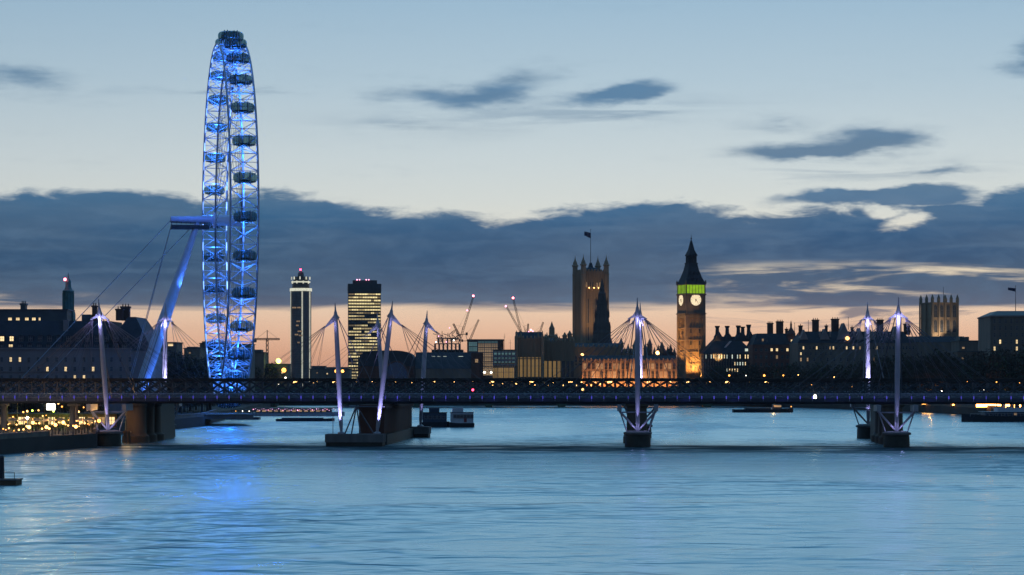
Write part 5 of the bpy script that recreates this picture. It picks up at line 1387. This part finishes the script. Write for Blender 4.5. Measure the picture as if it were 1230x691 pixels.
# lamp by the iron piers
Yl = BP(BU(152, 14), 14)[1]
lamp_standard('quay_lamp', 'bright orange lamp beside the iron piers at the left bank', 'lamp', (PX(151.5, Yl), Yl, 0), 8.2, 'lampwarm', .55, None, 1, 1100, (1, .5, .15))
o = thing('quay_dolphin', 'timber mooring dolphin carrying the orange lamp beside the iron piers', 'mooring post', (PX(151.5, Yl), Yl + .8, 0)); b = MB()
for dx in (-.7, .7):
    for dy in (0, 1.2): b.tube((dx, dy, -2), (dx * .6, .6 + (dy - .6) * .6, 3.2), .28, n=8)
b.build('piles', M['wood'], o); MB().box(-.9, .9, -.5, 1.6, 2.6, 3.0).build('cap', M['wood'], o)

# ================================================================== ON THE WATER
def hull_mesh(mb, L, B_, z0, z1, bow=.22, sheer=.5, n=10):
    ps = []
    for i in range(n + 1):
        t_ = i / n; x = -L / 2 + L * t_
        w_ = B_ / 2 * (1 if t_ < 1 - bow else math.sqrt(max(0, 1 - ((t_ - 1 + bow) / bow) ** 2)))
        w_ *= (.82 + .18 * min(1, t_ / .12)); ps.append((x, max(w_, .02), z1 + sheer * max(0, (t_ - .5) * 2) ** 2))
    v = []
    for x, w_, zt in ps: v += [(x, -w_, zt), (x, -w_ * .8, z0), (x, w_ * .8, z0), (x, w_, zt)]
    f = []
    for i in range(n):
        o_ = i * 4
        f += [(o_, o_ + 1, o_ + 5, o_ + 4), (o_ + 1, o_ + 2, o_ + 6, o_ + 5), (o_ + 2, o_ + 3, o_ + 7, o_ + 6), (o_ + 3, o_, o_ + 4, o_ + 7)]
    f += [(0, 3, 2, 1), (n * 4, n * 4 + 1, n * 4 + 2, n * 4 + 3)]
    return mb.add(v, f)
def boat_thing(name, label, cat, px0, px1, pyw, rz=0.0):
    Y = H * F / (pyw - YH); L = (px1 - px0) * Y / F
    return thing(name, label, cat, (PX((px0 + px1) / 2, Y), Y, 0), R(rz)), L, Y
# barge with a lit wheelhouse, right of centre
o, L, Y = boat_thing('river_barge', 'long low dark barge with orange lamps on deck, right of the central pylon', 'barge', 880, 953, 495.5, 3)
hull_mesh(MB(), L, 5.5, -.5, 1.4, .16, .7).build('hull', M['hull'], o)
MB().box(-L * .3, L * .12, -2, 2, 1.4, 2.0).build('cargo_hatch', M['iron'], o); MB().box(L * .16, L * .30, -1.8, 1.8, 1.4, 3.6).build('wheelhouse', M['hullblue'], o)
for x, z in ((L * .12, 4.2), (L * .18, 4.3), (L * .24, 4.2)): MB().ball((x, -1.2, z), .30, 8, sx=1.5).build('deck_lamp', M['lampsod'], o)
MB().box(L * .17, L * .29, -1.85, -1.8, 2.4, 3.2).build('window', M['litdim'], o); MB().ball((L * .46, -1, 2.6), .24, 6).build('bow_lamp', M['lampsod'], o)
lamp((L * .16, -2.6, 4.6), 350, (1, .5, .15), .3, parent=o)
# moored vessels at the far right
o, L, Y = boat_thing('moored_ship', 'white-decked moored ship with a long dark hull at the right edge under the bridge', 'ship', 1153, 1285, 506.5, 186)
hull_mesh(MB(), L, 7, -.6, 1.9, .18, 1.0).build('hull', M['hull'], o)
MB().box(-L * .38, L * .30, -2.6, 2.6, 1.9, 3.5).build('deckhouse', M['hullblue'], o); MB().box(-L * .1, L * .18, -2.1, 2.1, 3.5, 5.0).build('upper_deckhouse', M['boatwhite'], o)
MB().box(-L * .4, L * .32, -2.9, 2.9, 3.5, 3.62).build('deck', M['boatwhite'], o); MB().tube((L * .1, 0, 5), (L * .1, 0, 9.5), .14, .08, 6).build('mast', M['boatwhite'], o); MB().lathe([(.9, 5), (.8, 7)], -L * .02, 0, 12).build('funnel', M['hull'], o)
for i in range(11): link('window', win_mesh(1.1, .7, M['litdim'] if i in (2, 6) else M['darkwin'], 0), o, (-L * .33 + i * L * .058, 2.64, 2.4), (0, 0, math.pi))
b = MB(); 
for i in range(26): x = -L * .46 + i * L * .036; b.tube((x, 2.9, 1.9), (x, 2.9, 2.9), .03, n=4)
b.tube((-L * .46, 2.9, 2.9), (L * .44, 2.9, 2.9), .04, n=4); b.build('rail', M['boatwhite'], o)
# two vessels behind the brick pier
o, L, Y = boat_thing('pier_barge', 'dark covered barge moored behind the far masts', 'barge', 505, 540, 513, 0)
hull_mesh(MB(), L, 6, -.5, 1.6, .12, .2).build('hull', M['hull'], o); MB().box(-L * .42, L * .4, -2.6, 2.6, 1.6, 4.6).build('deckhouse', M['hullblue'], o); MB().box(-L * .44, L * .42, -2.9, 2.9, 4.6, 4.8).build('roof', M['hull'], o)
for i in range(5): link('window', win_mesh(.9, .9, M['darkwin'], 0), o, (-L * .3 + i * L * .15, -2.64, 2.8))
MB().box(-L * .2, L * .15, -1.5, 1.5, 4.8, 6.2).build('wheelhouse', M['hullblue'], o)
o, L, Y = boat_thing('river_boat', 'blunt pale blue-grey river boat with a small red patch, moored right of the dark barge', 'boat', 536, 569.5, 513, 184)
hull_mesh(MB(), L, 6, -.5, 1.3, .16, .4).build('hull', M['hull'], o); MB().box(-L * .46, L * .34, -2.9, 2.9, 1.3, 4.7).build('deckhouse', M['boatwhite'], o); MB().box(-L * .1, L * .28, -2.2, 2.2, 4.7, 6.2).build('upper_deckhouse', M['boatwhite'], o)
MB().box(-L * .22, -L * .12, 2.9, 2.96, 1.6, 3.0).build('red_panel', M['red'], o)
for i in range(6): link('window', win_mesh(.95, 1.1, M['darkwin'], 0), o, (-L * .40 + i * L * .12, 2.94, 3.0), (0, 0, math.pi))
MB().box(-L * .48, L * .36, -3.1, 3.1, 4.7, 4.85).build('roof', M['hullblue'], o)
# long cruise boat strung with pink lights, and the dark barge before it
o, L, Y = boat_thing('party_boat', 'long low river cruise boat strung with pink and white lights, left of the brick pier', 'boat', 302, 414, 499.5, 0)
hull_mesh(MB(), L, 6, -.5, 1.3, .12, .4, 14).build('hull', M['boatwhite'], o); MB().box(-L * .45, L * .36, -2.6, 2.6, 1.3, 3.0).build('deckhouse', M['hull'], o); MB().box(-L * .47, L * .38, -2.8, 2.8, 3.0, 3.15).build('awning', M['hull'], o)
for i in range(40): MB().ball((-L * .47 + i * L * .0225, -2.9, 2.6 + .35 * math.sin(i * 1.7)), .15 + .06 * (i % 3 == 0), 6).build('string_light', M['string' if i % 7 else 'lamppink'], o)
for i in range(12): link('window', win_mesh(1.6, .7, M['litdim'], 0), o, (-L * .42 + i * L * .064, -2.64, 1.7))
o, L, Y = boat_thing('work_barge', 'flat dark work barge lying just in front of the pink-lit cruise boat', 'barge', 332, 402, 506, 0)
hull_mesh(MB(), L, 6, -.5, .85, .12, .25).build('hull', M['hull'], o); MB().box(-L * .4, L * .3, -2, 2, .85, 1.25).build('hatch_cover', M['iron'], o)
# moorings near the wheel
o, L, Y = boat_thing('floating_pier', 'dark floating landing stage below the wheel', 'landing stage', 272, 312, 504, 0)
MB().box(-L / 2, L / 2, -3, 3, -.4, .9).build('pontoon', M['hull'], o); MB().box(-L * .35, L * .42, -2, 2, 3.4, 3.7).build('canopy', M['iron'], o)
for i in range(8): MB().tube((-L * .33 + i * L * .105, -1.8, .9), (-L * .33 + i * L * .105, -1.8, 3.4), .1, n=6).build('post', M['iron'], o)
for i in range(3): MB().ball((-L * .2 + i * L * .2, -1.9, 3.2), .16, 6).build('canopy_lamp', M['lampwhite' if i else 'lampsod'], o)
# near pontoon at the left edge
o = thing('pontoon', 'small timber-sided pontoon with a post at the left edge of the water', 'pontoon', (PX(-8, 340), 340, 0), R(-4))
MB().box(-4.2, 4.0, -1.6, 1.6, -.3, .75).build('float', M['wood'], o); MB().box(-4.35, 4.15, -1.75, 1.75, .75, .95).build('deck', M['concrete'], o)
MB().path([(1.2, .4, .95), (1.2, .4, 4.2)], [.42, .36], 10).build('pile', M['hull'], o, True); MB().tube((1.2, .4, 4.2), (1.2, .4, 4.5), .5, .3, 10).build('pile_cap', M['iron'], o)
for i in range(5): MB().tube((-3.8 + i * 1.9, -1.6, .95), (-3.8 + i * 1.9, -1.6, 2.0), .05, n=6).build('railing_post', M['iron'], o)
MB().tube((-3.8, -1.6, 1.95), (3.8, -1.6, 1.95), .04, n=5).build('handrail', M['iron'], o)
# ------------------------------------------------------------------ evening air
hm = bpy.data.materials.new('evening_haze'); hm.use_nodes = True
hm.node_tree.nodes.clear(); t = NT(hm.node_tree)
pv = t.n('ShaderNodeVolumePrincipled'); pv.inputs['Color'].default_value = (.75, .80, .88, 1); pv.inputs['Density'].default_value = .00003; pv.inputs['Anisotropy'].default_value = .35
t.t.links.new(pv.outputs[0], t.n('ShaderNodeOutputMaterial').inputs['Volume'])
o = link('haze', MB().box(-3400, 3400, -300, 3600, -4, 165).mesh('haze', hm)); o['kind'] = 'stuff'
